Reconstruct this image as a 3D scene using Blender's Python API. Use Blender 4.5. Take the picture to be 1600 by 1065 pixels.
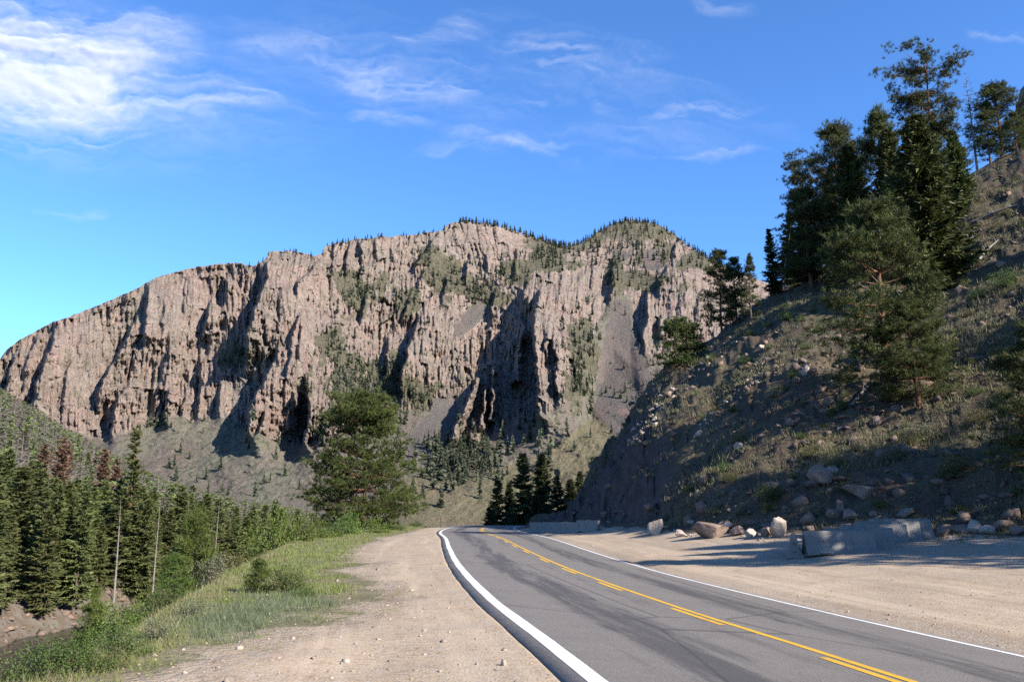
import bpy, math
import numpy as np
from mathutils import Vector, Matrix

SC = bpy.context.scene
for _o in list(bpy.data.objects):
    bpy.data.objects.remove(_o)
COL = SC.collection
R = math.radians

# ------------------------------------------------------------------ camera
FPX, CX, CY, HORIZ, EYE = 1300.0, 800.0, 532.5, 800.0, 1.55
PITCH = math.atan((HORIZ - CY) / FPX)
cam_data = bpy.data.cameras.new("camera")
cam = bpy.data.objects.new("camera", cam_data)
COL.objects.link(cam)
cam.location = (0, 0, EYE)
cam.rotation_euler = (math.pi / 2 + PITCH, 0, 0)
cam_data.sensor_width = 36.0
cam_data.lens = 36.0 * FPX / 1600.0
cam_data.clip_start = 0.1
cam_data.clip_end = 150000.0
SC.camera = cam

# ------------------------------------------------------------------ light
SUN_AZ, SUN_EL = 51.0, 31.0          # degrees to the right of straight behind the camera / above the horizon
sv = Vector((math.cos(R(SUN_EL)) * math.sin(R(SUN_AZ)), -math.cos(R(SUN_EL)) * math.cos(R(SUN_AZ)), math.sin(R(SUN_EL))))
sl = bpy.data.lights.new("sun", 'SUN')
sl.energy = 5.0
sl.angle = R(0.5)
sl.color = (1.0, 0.93, 0.82)
sun = bpy.data.objects.new("sun", sl)
COL.objects.link(sun)
sun.rotation_euler = sv.to_track_quat('Z', 'Y').to_euler()
sun.location = (60, -60, 90)

world = bpy.data.worlds.new("World")
SC.world = world
world.use_nodes = True
SC.view_settings.view_transform = 'Standard'
SC.view_settings.look = 'None'
SC.view_settings.exposure = 1.5
SC.view_settings.gamma = 1.0
SC.view_settings.use_curve_mapping = False
SC.render.engine = 'CYCLES'
SC.cycles.max_bounces = 5
SC.cycles.diffuse_bounces = 2
SC.cycles.glossy_bounces = 2
SC.cycles.transmission_bounces = 2
SC.cycles.transparent_max_bounces = 4
SC.cycles.caustics_reflective = False
SC.cycles.caustics_refractive = False
SC.cycles.use_denoising = False
SC.cycles.sample_clamp_indirect = 4.0


class NT:
    """small helper to write node trees"""
    def __init__(self, tree):
        self.t = tree
        tree.nodes.clear()

    def n(self, kind, **kw):
        nd = self.t.nodes.new(kind)
        for k, v in kw.items():
            setattr(nd, k, v)
        return nd

    def put(self, sock, v):
        if v is None:
            return
        if hasattr(v, 'is_linked') or hasattr(v, 'links'):
            self.t.links.new(v, sock)
        else:
            if hasattr(sock, 'default_value'):
                try:
                    sock.default_value = v
                except Exception:
                    if isinstance(v, (tuple, list)) and len(v) == 3:
                        sock.default_value = (*v, 1.0)
                    else:
                        raise

    def math(self, op, a, b=None, c=None, clamp=False):
        nd = self.n('ShaderNodeMath', operation=op, use_clamp=clamp)
        self.put(nd.inputs[0], a)
        if b is not None:
            self.put(nd.inputs[1], b)
        if c is not None:
            self.put(nd.inputs[2], c)
        return nd.outputs[0]

    def vmath(self, op, a, b=None):
        nd = self.n('ShaderNodeVectorMath', operation=op)
        self.put(nd.inputs[0], a)
        if b is not None:
            self.put(nd.inputs[1], b)
        return nd.outputs[0]

    def sep(self, v):
        nd = self.n('ShaderNodeSeparateXYZ')
        self.put(nd.inputs[0], v)
        return nd.outputs

    def comb(self, x, y, z):
        nd = self.n('ShaderNodeCombineXYZ')
        for i, v in enumerate((x, y, z)):
            self.put(nd.inputs[i], v)
        return nd.outputs[0]

    def noise(self, vec, scale, detail=4.0, rough=0.55, dist=0.0, out='Fac'):
        nd = self.n('ShaderNodeTexNoise')
        nd.noise_dimensions = '3D'
        self.put(nd.inputs['Vector'], vec)
        nd.inputs['Scale'].default_value = scale
        nd.inputs['Detail'].default_value = detail
        nd.inputs['Roughness'].default_value = rough
        nd.inputs['Distortion'].default_value = dist
        return nd.outputs[out]

    def voronoi(self, vec, scale, feature='F1', out='Distance', rnd=1.0):
        nd = self.n('ShaderNodeTexVoronoi', feature=feature)
        self.put(nd.inputs['Vector'], vec)
        nd.inputs['Scale'].default_value = scale
        nd.inputs['Randomness'].default_value = rnd
        return nd.outputs[out]

    def ramp(self, f, a, b, smooth=True):
        nd = self.n('ShaderNodeMapRange', interpolation_type='SMOOTHSTEP' if smooth else 'LINEAR')
        self.put(nd.inputs['Value'], f)
        self.put(nd.inputs['From Min'], a)
        self.put(nd.inputs['From Max'], b)
        return nd.outputs['Result']

    def mix(self, f, a, b, blend='MIX'):
        nd = self.n('ShaderNodeMix', data_type='RGBA', blend_type=blend)
        self.put(nd.inputs[0], f)
        self.put(nd.inputs[6], a)
        self.put(nd.inputs[7], b)
        return nd.outputs[2]

    def attr(self, name):
        return self.n('ShaderNodeAttribute', attribute_name=name)

    def pos(self):
        return self.n('ShaderNodeNewGeometry').outputs['Position']

    def bump(self, h, strength=0.5, dist=0.05, normal=None):
        nd = self.n('ShaderNodeBump')
        self.put(nd.inputs['Height'], h)
        nd.inputs['Strength'].default_value = strength
        nd.inputs['Distance'].default_value = dist
        if normal is not None:
            self.put(nd.inputs['Normal'], normal)
        return nd.outputs[0]

    def principled(self, color, rough=0.85, normal=None, spec=0.25, **kw):
        p = self.n('ShaderNodeBsdfPrincipled')
        self.put(p.inputs['Base Color'], color)
        self.put(p.inputs['Roughness'], rough)
        p.inputs['Specular IOR Level'].default_value = spec
        if normal is not None:
            self.put(p.inputs['Normal'], normal)
        for k, v in kw.items():
            self.put(p.inputs[k], v)
        return p.outputs[0]

    def out(self, sh):
        o = self.n('ShaderNodeOutputMaterial')
        self.t.links.new(sh, o.inputs['Surface'])


ALBEDO = 0.64          # reflectances below were noted relative to a light grey card; this brings them to real-world values


def rgb(r, g, b):
    return (r * ALBEDO, g * ALBEDO, b * ALBEDO, 1.0)


def material(name):
    m = bpy.data.materials.new(name)
    m.use_nodes = True
    return m, NT(m.node_tree)


# ------------------------------------------------------------------ pixel <-> world helpers (layout notes of the photograph, 1600 x 1065)
CP, SP = math.cos(PITCH), math.sin(PITCH)


def ray(px, py):
    u = (np.asarray(px, float) - CX) / FPX
    v = (CY - np.asarray(py, float)) / FPX
    return u, CP - v * SP, SP + v * CP


def at(px, py, Y):
    dx, dy, dz = ray(px, py)
    t = np.asarray(Y, float) / dy
    return dx * t, dy * t, EYE + dz * t


def at_z(px, py, z):
    dx, dy, dz = ray(px, py)
    t = (z - EYE) / dz
    return dx * t, dy * t


# ------------------------------------------------------------------ sky
def build_world():
    nt = NT(world.node_tree)
    sky = nt.n('ShaderNodeTexSky', sky_type='NISHITA')
    sky.sun_disc = False
    sky.sun_elevation = R(SUN_EL)
    sky.sun_rotation = math.atan2(sv.x, sv.y)
    sky.altitude = 2600
    sky.air_density = 1.0
    sky.dust_density = 0.15
    sky.ozone_density = 3.2
    hs = nt.n('ShaderNodeHueSaturation')
    hs.inputs['Saturation'].default_value = SKY_SAT
    nt.put(hs.inputs['Color'], sky.outputs[0])
    tint = nt.mix(1.0, hs.outputs[0], (*SKY_TINT, 1.0), 'MULTIPLY')
    bg = nt.n('ShaderNodeBackground')
    nt.put(bg.inputs['Color'], tint)
    bg.inputs['Strength'].default_value = SKY_STR
    o = nt.n('ShaderNodeOutputWorld')
    nt.t.links.new(bg.outputs[0], o.inputs['Surface'])


SKY_STR, SKY_SAT, SKY_TINT = 0.089, 1.07, (0.82, 1.10, 1.36)
build_world()

# ------------------------------------------------------------------ numpy noise and mesh helpers


def _hash(ix, iy, seed):
    h = (ix.astype(np.int64) * 374761393 + iy.astype(np.int64) * 668265263 + seed * 974711) & 0xFFFFFFFF
    h = ((h ^ (h >> 13)) * 1274126177) & 0xFFFFFFFF
    h = ((h ^ (h >> 16)) * 2246822519) & 0xFFFFFFFF
    return ((h ^ (h >> 15)) & 0xFFFFFF) / float(0xFFFFFF)


def vnoise(x, y, seed=0):
    xf, yf = np.floor(x), np.floor(y)
    fx, fy = x - xf, y - yf
    fx = fx * fx * fx * (fx * (fx * 6 - 15) + 10)
    fy = fy * fy * fy * (fy * (fy * 6 - 15) + 10)
    ix, iy = xf.astype(np.int64), yf.astype(np.int64)
    a, b = _hash(ix, iy, seed), _hash(ix + 1, iy, seed)
    c, d = _hash(ix, iy + 1, seed), _hash(ix + 1, iy + 1, seed)
    return (a + (b - a) * fx) * (1 - fy) + (c + (d - c) * fx) * fy


def fbm(x, y, seed=0, octv=4, gain=0.5, lac=2.03):
    s, a, t = 0.0, 1.0, 0.0
    for i in range(octv):
        s = s + a * (vnoise(x, y, seed + i * 17) * 2 - 1)
        t += a
        x, y, a = x * lac + 13.7, y * lac + 7.1, a * gain
    return s / t


def sstep(a, b, x):
    t = np.clip((np.asarray(x, float) - a) / (b - a), 0, 1)
    return t * t * (3 - 2 * t)


def mesh_np(name, verts, faces, mats=(), smooth=False, attrs=None, mat_idx=None):
    """faces: (n,3) or (n,4) int array"""
    me = bpy.data.meshes.new(name)
    verts = np.ascontiguousarray(verts, dtype=np.float32)
    faces = np.ascontiguousarray(faces, dtype=np.int32)
    n, k = faces.shape
    me.vertices.add(len(verts))
    me.vertices.foreach_set('co', verts.ravel())
    me.loops.add(n * k)
    me.loops.foreach_set('vertex_index', faces.ravel())
    me.polygons.add(n)
    me.polygons.foreach_set('loop_start', np.arange(0, n * k, k, dtype=np.int32))
    me.polygons.foreach_set('loop_total', np.full(n, k, dtype=np.int32))
    if smooth:
        me.polygons.foreach_set('use_smooth', np.ones(n, dtype=bool))
    if mat_idx is not None:
        me.polygons.foreach_set('material_index', np.ascontiguousarray(mat_idx, dtype=np.int32))
    for m in mats:
        me.materials.append(m)
    me.update(calc_edges=True)
    if attrs:
        for an, av in attrs.items():
            a = me.attributes.new(an, 'FLOAT', 'POINT')
            a.data.foreach_set('value', np.ascontiguousarray(av, dtype=np.float32).ravel())
    return me


def obj(name, me, parent=None, loc=None, rot=None, scale=None):
    o = bpy.data.objects.new(name, me)
    COL.objects.link(o)
    if parent is not None:
        o.parent = parent
    if loc is not None:
        o.location = loc
    if rot is not None:
        o.rotation_euler = rot
    if scale is not None:
        o.scale = scale if hasattr(scale, '__len__') else (scale,) * 3
    return o


def tag(o, label, cat, group=None, kind=None):
    o['label'] = label
    if cat:
        o['category'] = cat
    if group:
        o['group'] = group
    if kind:
        o['kind'] = kind
    return o


def structure(o, label=None):
    o['kind'] = 'structure'
    if label:
        o['label'] = label
    return o


def grid_faces(nr, nc, wrap=False):
    i = np.arange(nr - 1)[:, None]
    j = np.arange(nc if wrap else nc - 1)[None, :]
    j2 = (j + 1) % nc
    a, b, c, d = i * nc + j, i * nc + j2, (i + 1) * nc + j2, (i + 1) * nc + j
    return np.stack([a + 0 * b, b + 0 * a, c + 0 * a, d + 0 * a], -1).reshape(-1, 4)
# ================================================================== terrain: road line, banks, river, hill
def catmull(pts, step):
    p = np.asarray(pts, float)
    seg = np.r_[0, np.cumsum(np.hypot(*np.diff(p[:, :2], axis=0).T))]
    t = np.arange(0, seg[-1], step)
    out = []
    m = np.gradient(p, seg, axis=0)
    k = np.clip(np.searchsorted(seg, t, side='right') - 1, 0, len(p) - 2)
    h = (seg[k + 1] - seg[k])[:, None]
    u = ((t - seg[k])[:, None]) / h
    return ((2 * u**3 - 3 * u**2 + 1) * p[k] + (u**3 - 2 * u**2 + u) * h * m[k] + (-2 * u**3 + 3 * u**2) * p[k + 1] + (u**3 - u**2) * h * m[k + 1])


LL_PX = [(935, 1065), (850, 998), (778, 944), (739, 908), (718, 884), (702, 856), (696, 840)]
_l = [at_z(x, y, 0.0) for x, y in LL_PX]
LEFT = [(9.5, -60), (7.2, -40), (4.9, -20), (2.95, -5)] + [(float(a), float(b)) for a, b in _l] + \
       [(-5.55, 66), (-6.25, 78), (-6.3, 90), (-5.4, 102), (-3.3, 114), (0.5, 126), (7, 138), (18, 150), (36, 160), (60, 166)]
LEFTD = catmull(LEFT, 0.6)


def polydist(X, Y, P):
    """signed distance to polyline P (positive to its right, seen along it) and the arc index of the nearest point"""
    sh = X.shape
    X, Y = X.ravel(), Y.ravel()
    best = np.full(X.shape, 1e18)
    sg = np.zeros(X.shape)
    tt = np.zeros(X.shape)
    for i in range(len(P) - 1):
        ax, ay = P[i, 0], P[i, 1]
        bx, by = P[i + 1, 0] - ax, P[i + 1, 1] - ay
        L2 = bx * bx + by * by
        t = np.clip(((X - ax) * bx + (Y - ay) * by) / L2, 0, 1)
        dx, dy = X - ax - t * bx, Y - ay - t * by
        d = dx * dx + dy * dy
        w = d < best
        best = np.where(w, d, best)
        sg = np.where(w, bx * (Y - ay) - by * (X - ax), sg)
        tt = np.where(w, i + t, tt)
    return (np.sqrt(best) * np.where(sg > 0, -1, 1)).reshape(sh), tt.reshape(sh)


LEFTC = LEFTD[::6]


def cross_slope(Y):
    return 0.055 * (1 - sstep(24, 62, Y))


def road_z(dl, Y):
    drop = np.maximum(-0.0008 * np.clip(np.asarray(Y, float) - 98, 0, None) ** 1.9, -4.0)
    return -cross_slope(Y) * np.clip(dl, 0, 9.0) + drop


ROAD_W = 6.65         # left edge line to right edge line, metres
BROW = np.array([(-4.6, -30), (-4.3, 2), (-4.6, 8), (-4.9, 11), (-5.9, 16), (-7.9, 25), (-12.6, 50), (-14.4, 75), (-15, 100), (-13, 125), (-4, 150), (14, 172), (40, 186)], float)
GRAVEL = np.array([(-4.1, -20), (-4.0, 7.9), (-3.9, 9.9), (-3.7, 10.8), (-3.4, 13), (-3.3, 16.6), (-4.9, 24.5), (-7.0, 36), (-8.6, 55), (-9.3, 83), (-9.0, 105), (-6.5, 118)], float)
RIVER_X, RIVER_HW, WATER_Z = -30.8, 7.0, -8.0


def river_x(Y):
    return RIVER_X - 0.06 * np.clip(20 - Y, 0, 400) + 6 * np.sin((np.asarray(Y) - 60) / 90.0) + 0.25 * np.clip(np.asarray(Y) - 140, 0, 800)


# hill: toe and crest per bearing
_toe = [(800, 92), (870, 77), (900, 70), (940, 62), (1000, 53), (1060, 47), (1130, 42.5), (1250, 38.5), (1350, 36.5), (1450, 35), (1600, 32)]
_cr = [(800, 803, 80), (862, 802, 86), (885, 800, 80), (905, 772, 80), (930, 738, 80), (970, 692, 82), (1000, 645, 84), (1030, 597, 87), (1075, 556, 90), (1120, 528, 93),
       (1200, 466, 98), (1300, 415, 101), (1400, 352, 101), (1510, 272, 99), (1600, 226, 97), (1700, 190, 96)]
TOE_PHI = np.radians(np.r_[[math.degrees(math.atan((x - 800) / FPX * 1.0)) for x, _ in _toe], 45, 60, 90, 130, 150, 175])
TOE_R = np.r_[[y / math.cos(math.atan((x - 800) / FPX)) for x, y in _toe], 28, 25, 24, 34, 48, 150]
_cw = [at(x, y, Y) for x, y, Y in _cr]
CR_PHI = np.r_[[math.atan2(a, b) for a, b, c in _cw], np.radians([45, 60, 90, 130, 150, 175])]
CR_R = np.r_[[math.hypot(a, b) for a, b, c in _cw], 112, 108, 105, 110, 130, 200]
CR_Z = np.r_[[float(c) for a, b, c in _cw], 46, 36, 26, 22, 16, 4]


def _soft(phi, val, w):
    g = np.radians(np.arange(-5, 185, 0.25))
    v = np.interp(g, phi, val)
    k = np.exp(-0.5 * (np.arange(-40, 41) * 0.25 / w) ** 2)
    k /= k.sum()
    return g, np.convolve(np.pad(v, 40, mode='edge'), k, 'valid')


PH0 = TOE_PHI[0]
TOE_PHI, TOE_R = _soft(TOE_PHI, TOE_R, 1.6)
_p = CR_PHI
CR_PHI, CR_R = _soft(_p, CR_R, 0.5)
_, CR_Z = _soft(_p, CR_Z, 0.3)


HILL_TOP = np.array([(-300, 470), (-60, 575), (0, 604), (60, 640), (130, 682), (200, 722), (260, 748), (330, 768), (400, 782), (480, 795), (520, 805)], float)
_h = [at(x, y + 46, 235) for x, y in HILL_TOP]
LH_PHI = np.r_[math.radians(-70), [math.atan2(a, b) for a, b, c in _h]]
LH_Z = np.r_[float(_h[0][2]), [float(c) for a, b, c in _h]]


def ground_parts(X, Y):
    X = np.asarray(X, float)
    Y = np.asarray(Y, float)
    r = np.hypot(X, Y)
    phi = np.arctan2(X, Y)
    near = r < 320
    dl = np.full(X.shape, -1e3)
    if near.any():
        d, _ = polydist(X[near], Y[near], LEFTC)
        dl[near] = d
    far_r = ~near
    dl[far_r] = np.where(X[far_r] > 0, 1e3, -1e3)
    brow = np.full(X.shape, -1e3)
    if near.any():
        d, _ = polydist(X[near], Y[near], BROW)
        brow[near] = d                      # >0 on the road side
    brow[far_r] = np.where((X[far_r] > 0), 1e3, -1e3)
    # --- bench that carries the road
    bench = road_z(dl, Y)
    bench = bench - 0.03 * np.clip(-dl - 0.4, 0, 3) + 0.012 * fbm(X * 1.3, Y * 1.3, 5, 3) + 0.05 * fbm(X * 0.3, Y * 0.3, 9, 2) * sstep(0.4, 2.0, -dl)
    # low grassy hump along the brow
    bench = bench + 0.05 * sstep(3.2, 1.0, np.abs(brow - 0.8)) * sstep(0, 1, -dl - 2.0) * (0.6 + 0.8 * vnoise(X * 0.35, Y * 0.35, 3))
    inroad = sstep(-0.36, -0.22, dl) * sstep(ROAD_W + 1.1, ROAD_W + 0.35, dl)
    bench = bench - 0.09 * inroad
    # right-hand gravel rises to the toe of the hill
    rt = np.interp(phi, TOE_PHI, TOE_R)
    rc = np.interp(phi, CR_PHI, CR_R)
    zc = np.interp(phi, CR_PHI, CR_Z)
    right = np.clip(dl - ROAD_W - 0.4, 0, None)
    gr = road_z(np.minimum(dl, ROAD_W), Y) + 0.02 * right
    toe_d = np.clip(rt - r, 0, None)
    gap = right / (right + toe_d + 1e-6)
    rise = np.where(Y < 95, 0.85 - 0.25 * sstep(45, 70, Y), 0.0)
    gr = gr + rise * gap ** 1.3 * sstep(0, 4, right) + 0.05 * fbm(X * 0.5, Y * 0.5, 21, 3) * sstep(0, 2, right) - 0.09 * inroad
    bench = np.where(dl > ROAD_W + 0.4, gr, bench)
    # --- hill
    t = (r - rt) / np.maximum(rc - rt, 1.0)
    nose = sstep(math.radians(14.5), math.radians(6.0), phi) * (phi > 0)
    tc = np.clip(t, 0, 1)
    shape = tc * (1 - nose) + nose * (1 - (1 - tc) ** 2.1) + 0.10 * np.sin(tc * math.pi) * (1 - nose) * sstep(math.radians(30), math.radians(18), phi)
    zt = 0.35
    hill = zt + (zc - zt) * shape
    # lumps, ledges and gullies that run down the slope
    env = sstep(0.0, 0.06, t) * sstep(1.02, 0.93, t)
    along = phi * 60.0
    hn = 1.0 * fbm(X * 0.11, Y * 0.11, 31, 4) + 0.9 * (0.28 - np.abs(fbm(X * 0.33, Y * 0.33, 33, 4))) + 0.5 * (0.25 - np.abs(fbm(X * 1.1, Y * 1.1, 35, 4)))
    cell = _hash(np.floor(X * 0.9 + 1.2 * fbm(X * 0.4, Y * 0.4, 37, 2)).astype(np.int64), np.floor(Y * 0.7 + 1.2 * fbm(X * 0.4, Y * 0.4, 38, 2)).astype(np.int64), 39)
    hn = hn + 0.35 * (cell - 0.5) * sstep(0.0, 0.35, fbm(X * 0.13, Y * 0.13, 40, 3) + 0.6 * nose)
    hn = hn + nose * 1.5 * (np.abs(fbm(X * 0.25 + Y * 0.2, X * 0.1, 41, 5)) * 2 - 0.5) + nose * 0.5 * (cell - 0.5)
    led = (hill * 0.45 + 1.5 * fbm(X * 0.09, Y * 0.09, 51, 3))
    lf = led - np.floor(led)
    hn = hn + 0.55 * (sstep(0.55, 0.95, lf) - lf) * sstep(-0.1, 0.5, fbm(X * 0.07, Y * 0.07, 53, 2))
    hill = hill + hn * env * (1.0 + 0.3 * nose)
    back = np.clip(r - rc, 0, None)
    hill = hill - 0.55 * back * sstep(0, 12, back) - 0.0 * back
    onhill = (r > rt) & (phi > PH0) & (phi < math.radians(176)) & (dl > 0)
    # --- valley
    valley = -5.5 + 0.9 * fbm(X * 0.01, Y * 0.01, 61, 3) - 0.0 * r
    bz = np.where(brow > 0, bench, bench - 0.64 * np.clip(-brow, 0, 30) + 0.22 * fbm(X * 0.8, Y * 0.8, 71, 4) * sstep(0, 2, -brow))
    # left of the river: bank and wooded rise
    rx = river_x(Y)
    dr = rx - RIVER_HW - X                     # >0 on the far bank
    dn = X - (rx + RIVER_HW)                   # >0 on the near bank
    fb = -8.5 + 3.2 * sstep(-1.5, 5.5, dr + 1.4 * fbm(X * 0.3, Y * 0.3, 81, 3))
    lz = np.interp(phi, LH_PHI, LH_Z) + 5.3
    lc = 235.0 / np.maximum(np.cos(phi), 0.35)
    wood = lz * (0.25 * sstep(75, lc, r) + 0.75 * sstep(105, lc, r) ** 1.4) * sstep(lc + 260, lc + 10, r) * sstep(0, 40, dr) * sstep(-60, 30, Y)
    fb = fb + wood + 0.5 * fbm(X * 0.15, Y * 0.15, 83, 3) * sstep(3, 12, dr)
    leftz = np.where(dr > -1.5, fb, np.maximum(-8.7, np.minimum(bz, -8.7 + 0.64 * np.clip(dn + 0.8, 0, 60))))
    # past the bend the bench runs out into the valley floor
    run = sstep(105, 165, Y + 0.35 * np.clip(-X, 0, 50))
    main = np.where(brow > 0, bench, np.where(dn > -RIVER_HW * 2 - 1.5, np.minimum(bz, 50), fb))
    main = np.where(brow > 0, main, leftz)
    low = np.where(dn > 0, np.minimum(valley, -8.7 + 0.5 * dn), np.where(dr > 0, fb, -8.7))
    low = np.where(r > 420, valley, low)
    z = main * (1 - run) + low * run
    z = np.where(r > 420, valley, z)
    hz = np.maximum(hill, valley - 1)
    z = np.where(onhill, np.where(t <= 1, np.maximum(hill, z - 0.0), np.maximum(hz, np.minimum(z, valley + 4))), z)
    return z, dict(dl=dl, brow=brow, right=right, t=np.where(onhill, t, -1.0), nose=nose, dr=dr, dn=dn, run=run, r=r, phi=phi)


def gz(x, y):
    z, _ = ground_parts(np.atleast_1d(np.asarray(x, float)), np.atleast_1d(np.asarray(y, float)))
    return z


def hit(px, py, lo=5.0, hi=420.0):
    """first point of the terrain under a photograph position"""
    dx, dy, dz = ray(px, py)
    Yv = np.geomspace(lo, hi, 1400)
    t = Yv / dy
    X, Z = dx * t, EYE + dz * t
    g = gz(X, Yv)
    w = np.nonzero(Z < g)[0]
    if len(w) == 0:
        return None
    i = w[0]
    return float(X[i]), float(Yv[i]), float(g[i])


# ------------------------------------------------------------------ ground sheet
def ground_material():
    m, nt = material("ground")
    p = nt.pos()
    grav, grass, rock, wood, bank = (nt.attr(a).outputs['Fac'] for a in ('gravel', 'grass', 'rock', 'wood', 'bank'))
    nL = nt.noise(p, 0.22, 4)
    nM = nt.noise(p, 1.3, 5)
    nF = nt.noise(p, 9.0, 5, 0.65)
    nP = nt.noise(p, 42.0, 3, 0.7)
    peb = nt.voronoi(p, 22.0, out='Color')
    pebv = nt.sep(peb)[0]
    pebd = nt.voronoi(p, 22.0)
    # gravel and dirt of the shoulders
    g1 = nt.mix(nt.ramp(nL, 0.35, 0.65), rgb(0.50, 0.375, 0.25), rgb(0.43, 0.33, 0.225))
    g1 = nt.mix(nt.ramp(nM, 0.45, 0.72), g1, rgb(0.40, 0.29, 0.195))
    g1 = nt.mix(nt.math('MULTIPLY', nt.ramp(pebv, 0.6, 0.95), 0.6), g1, rgb(0.47, 0.42, 0.37))
    g1 = nt.mix(nt.math('MULTIPLY', nt.ramp(pebv, 0.35, 0.1), 0.45), g1, rgb(0.20, 0.165, 0.14))
    g1 = nt.mix(nt.math('MULTIPLY', nt.ramp(nP, 0.55, 0.8), 0.35), g1, rgb(0.21, 0.165, 0.13))
    # wheel tracks and raked streaks run along the road
    dlv = nt.attr('road_distance').outputs['Fac']
    yy = nt.sep(p)[1]
    trk = nt.noise(nt.comb(nt.math('MULTIPLY', dlv, 1.5), nt.math('MULTIPLY', yy, 0.07), 0.0), 1.0, 5, 0.6, 0.4)
    g1 = nt.mix(nt.math('MULTIPLY', nt.ramp(trk, 0.50, 0.66), 0.55), g1, rgb(0.57, 0.45, 0.33))
    g1 = nt.mix(nt.math('MULTIPLY', nt.ramp(trk, 0.46, 0.30), 0.55), g1, rgb(0.31, 0.225, 0.155))
    blot = nt.noise(p, 0.55, 5, 0.65)
    g1 = nt.mix(nt.math('MULTIPLY', nt.ramp(blot, 0.55, 0.70), 0.5), g1, rgb(0.36, 0.305, 0.25))
    # dry grass floor
    s1 = nt.mix(nt.ramp(nM, 0.35, 0.7), rgb(0.21, 0.19, 0.10), rgb(0.30, 0.25, 0.155))
    s1 = nt.mix(nt.ramp(nF, 0.5, 0.75), s1, rgb(0.13, 0.14, 0.06))
    # hillside soil with stones
    h1 = nt.mix(nt.ramp(nL, 0.35, 0.65), rgb(0.112, 0.08, 0.058), rgb(0.135, 0.11, 0.074))
    h1 = nt.mix(nt.ramp(nM, 0.48, 0.7), h1, rgb(0.14, 0.13, 0.07))
    h1 = nt.mix(nt.math('MULTIPLY', nt.ramp(nF, 0.55, 0.75), 0.8), h1, rgb(0.185, 0.14, 0.108))
    r1 = nt.mix(nt.ramp(nM, 0.35, 0.7), rgb(0.105, 0.078, 0.07), rgb(0.155, 0.12, 0.105))
    r1 = nt.mix(nt.ramp(nF, 0.5, 0.8), r1, rgb(0.10, 0.076, 0.068))
    w1 = nt.mix(nt.ramp(nM, 0.4, 0.7), rgb(0.10, 0.085, 0.05), rgb(0.15, 0.14, 0.08))
    b1 = nt.mix(nt.ramp(nM, 0.4, 0.65), rgb(0.17, 0.13, 0.095), rgb(0.21, 0.185, 0.16))
    jag = nt.math('MULTIPLY', nt.math('SUBTRACT', nt.math('ADD', nM, nF), 1.0), 0.9)

    def edge(a):
        return nt.ramp(nt.math('ADD', a, jag), 0.38, 0.62)
    c = nt.mix(edge(grass), h1, s1)
    c = nt.mix(edge(wood), c, w1)
    c = nt.mix(edge(bank), c, b1)
    c = nt.mix(edge(rock), c, r1)
    c = nt.mix(edge(grav), c, g1)
    hgt = nt.math('ADD', nt.math('MULTIPLY', nF, 0.6), nt.math('MULTIPLY', nP, 0.25))
    hgt = nt.math('ADD', hgt, nt.math('MULTIPLY', nt.ramp(pebd, 0.6, 0.0), 0.35))
    b = nt.bump(hgt, 0.5, 0.03)
    b2 = nt.bump(nt.math('MULTIPLY', nt.math('ADD', nM, nF), nt.math('SUBTRACT', 1.0, grav)), 0.6, 0.35, b)
    nt.out(nt.principled(c, 0.95, b2, 0.15))
    return m


def build_ground():
    ang = np.concatenate([np.linspace(-180, -44, 70, endpoint=False), np.linspace(-44, -34, 20, endpoint=False), np.linspace(-34, 34, 680, endpoint=False),
                          np.linspace(34, 60, 60, endpoint=False), np.linspace(60, 180, 70, endpoint=False)])
    ang = np.radians(ang)
    rad = np.concatenate([np.geomspace(1.2, 420, 440, endpoint=False), np.geomspace(420, 9000, 34)])
    A, Rr = np.meshgrid(ang, rad)
    X, Y = Rr * np.sin(A), Rr * np.cos(A)
    Z, d = ground_parts(X, Y)
    nr, nc = X.shape
    verts = np.stack([X, Y, Z], -1).reshape(-1, 3)
    verts = np.vstack([verts, [[0, 0, float(Z[0].mean())]]])
    f = grid_faces(nr, nc, True)[:, ::-1]
    # masks of what the ground is made of
    gd, _ = polydist(X.ravel(), Y.ravel(), GRAVEL)
    gd = gd.reshape(X.shape)
    nse = fbm(X * 0.45, Y * 0.45, 91, 4)
    left_gravel = sstep(-0.9, 1.3, gd + 1.0 * nse) * (d['dl'] < 2) * (Y < 112)
    toe_gap = np.interp(d['phi'], TOE_PHI, TOE_R) - d['r']
    right_gravel = sstep(0.2, 3.2, toe_gap + 1.5 * nse) * (d['dl'] > -1) * (1 - d['run'])
    gravel = np.clip(np.maximum(left_gravel, right_gravel), 0, 1)
    gravel = np.where(d['r'] > 200, 0, gravel)
    grass = (d['t'] < 0) * (d['dl'] < 0) * (d['dr'] < 0) + sstep(-0.1, 0.3, fbm(X * 0.09, Y * 0.09, 95, 3)) * (d['t'] >= 0) * 0.35
    grass = np.clip(np.where(d['r'] > 150, np.maximum(grass, (d['t'] < 0)), grass), 0, 1)
    rock = np.where(d['t'] >= 0, d['nose'] * sstep(1.05, 0.55, d['t']) * 1.1, 0)
    wood = sstep(2, 9, d['dr']) * (Y < 430)
    bank = np.where((d['dr'] > -3), sstep(-3, -1, d['dr']) * sstep(7, 2, d['dr'] + 3 * nse), 0)
    at_ = dict(road_distance=np.clip(d['dl'], -40, 60), gravel=gravel, grass=grass, rock=rock, wood=wood, bank=bank)
    at_ = {k: np.r_[np.asarray(v, float).ravel(), 0.0] for k, v in at_.items()}
    me = mesh_np("ground", verts, f, [ground_material()], True, at_)
    o = structure(obj("ground", me), "tan gravel shoulders, grassy embankment and steep stony hillside around the road")
    return o


build_ground()


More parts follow.
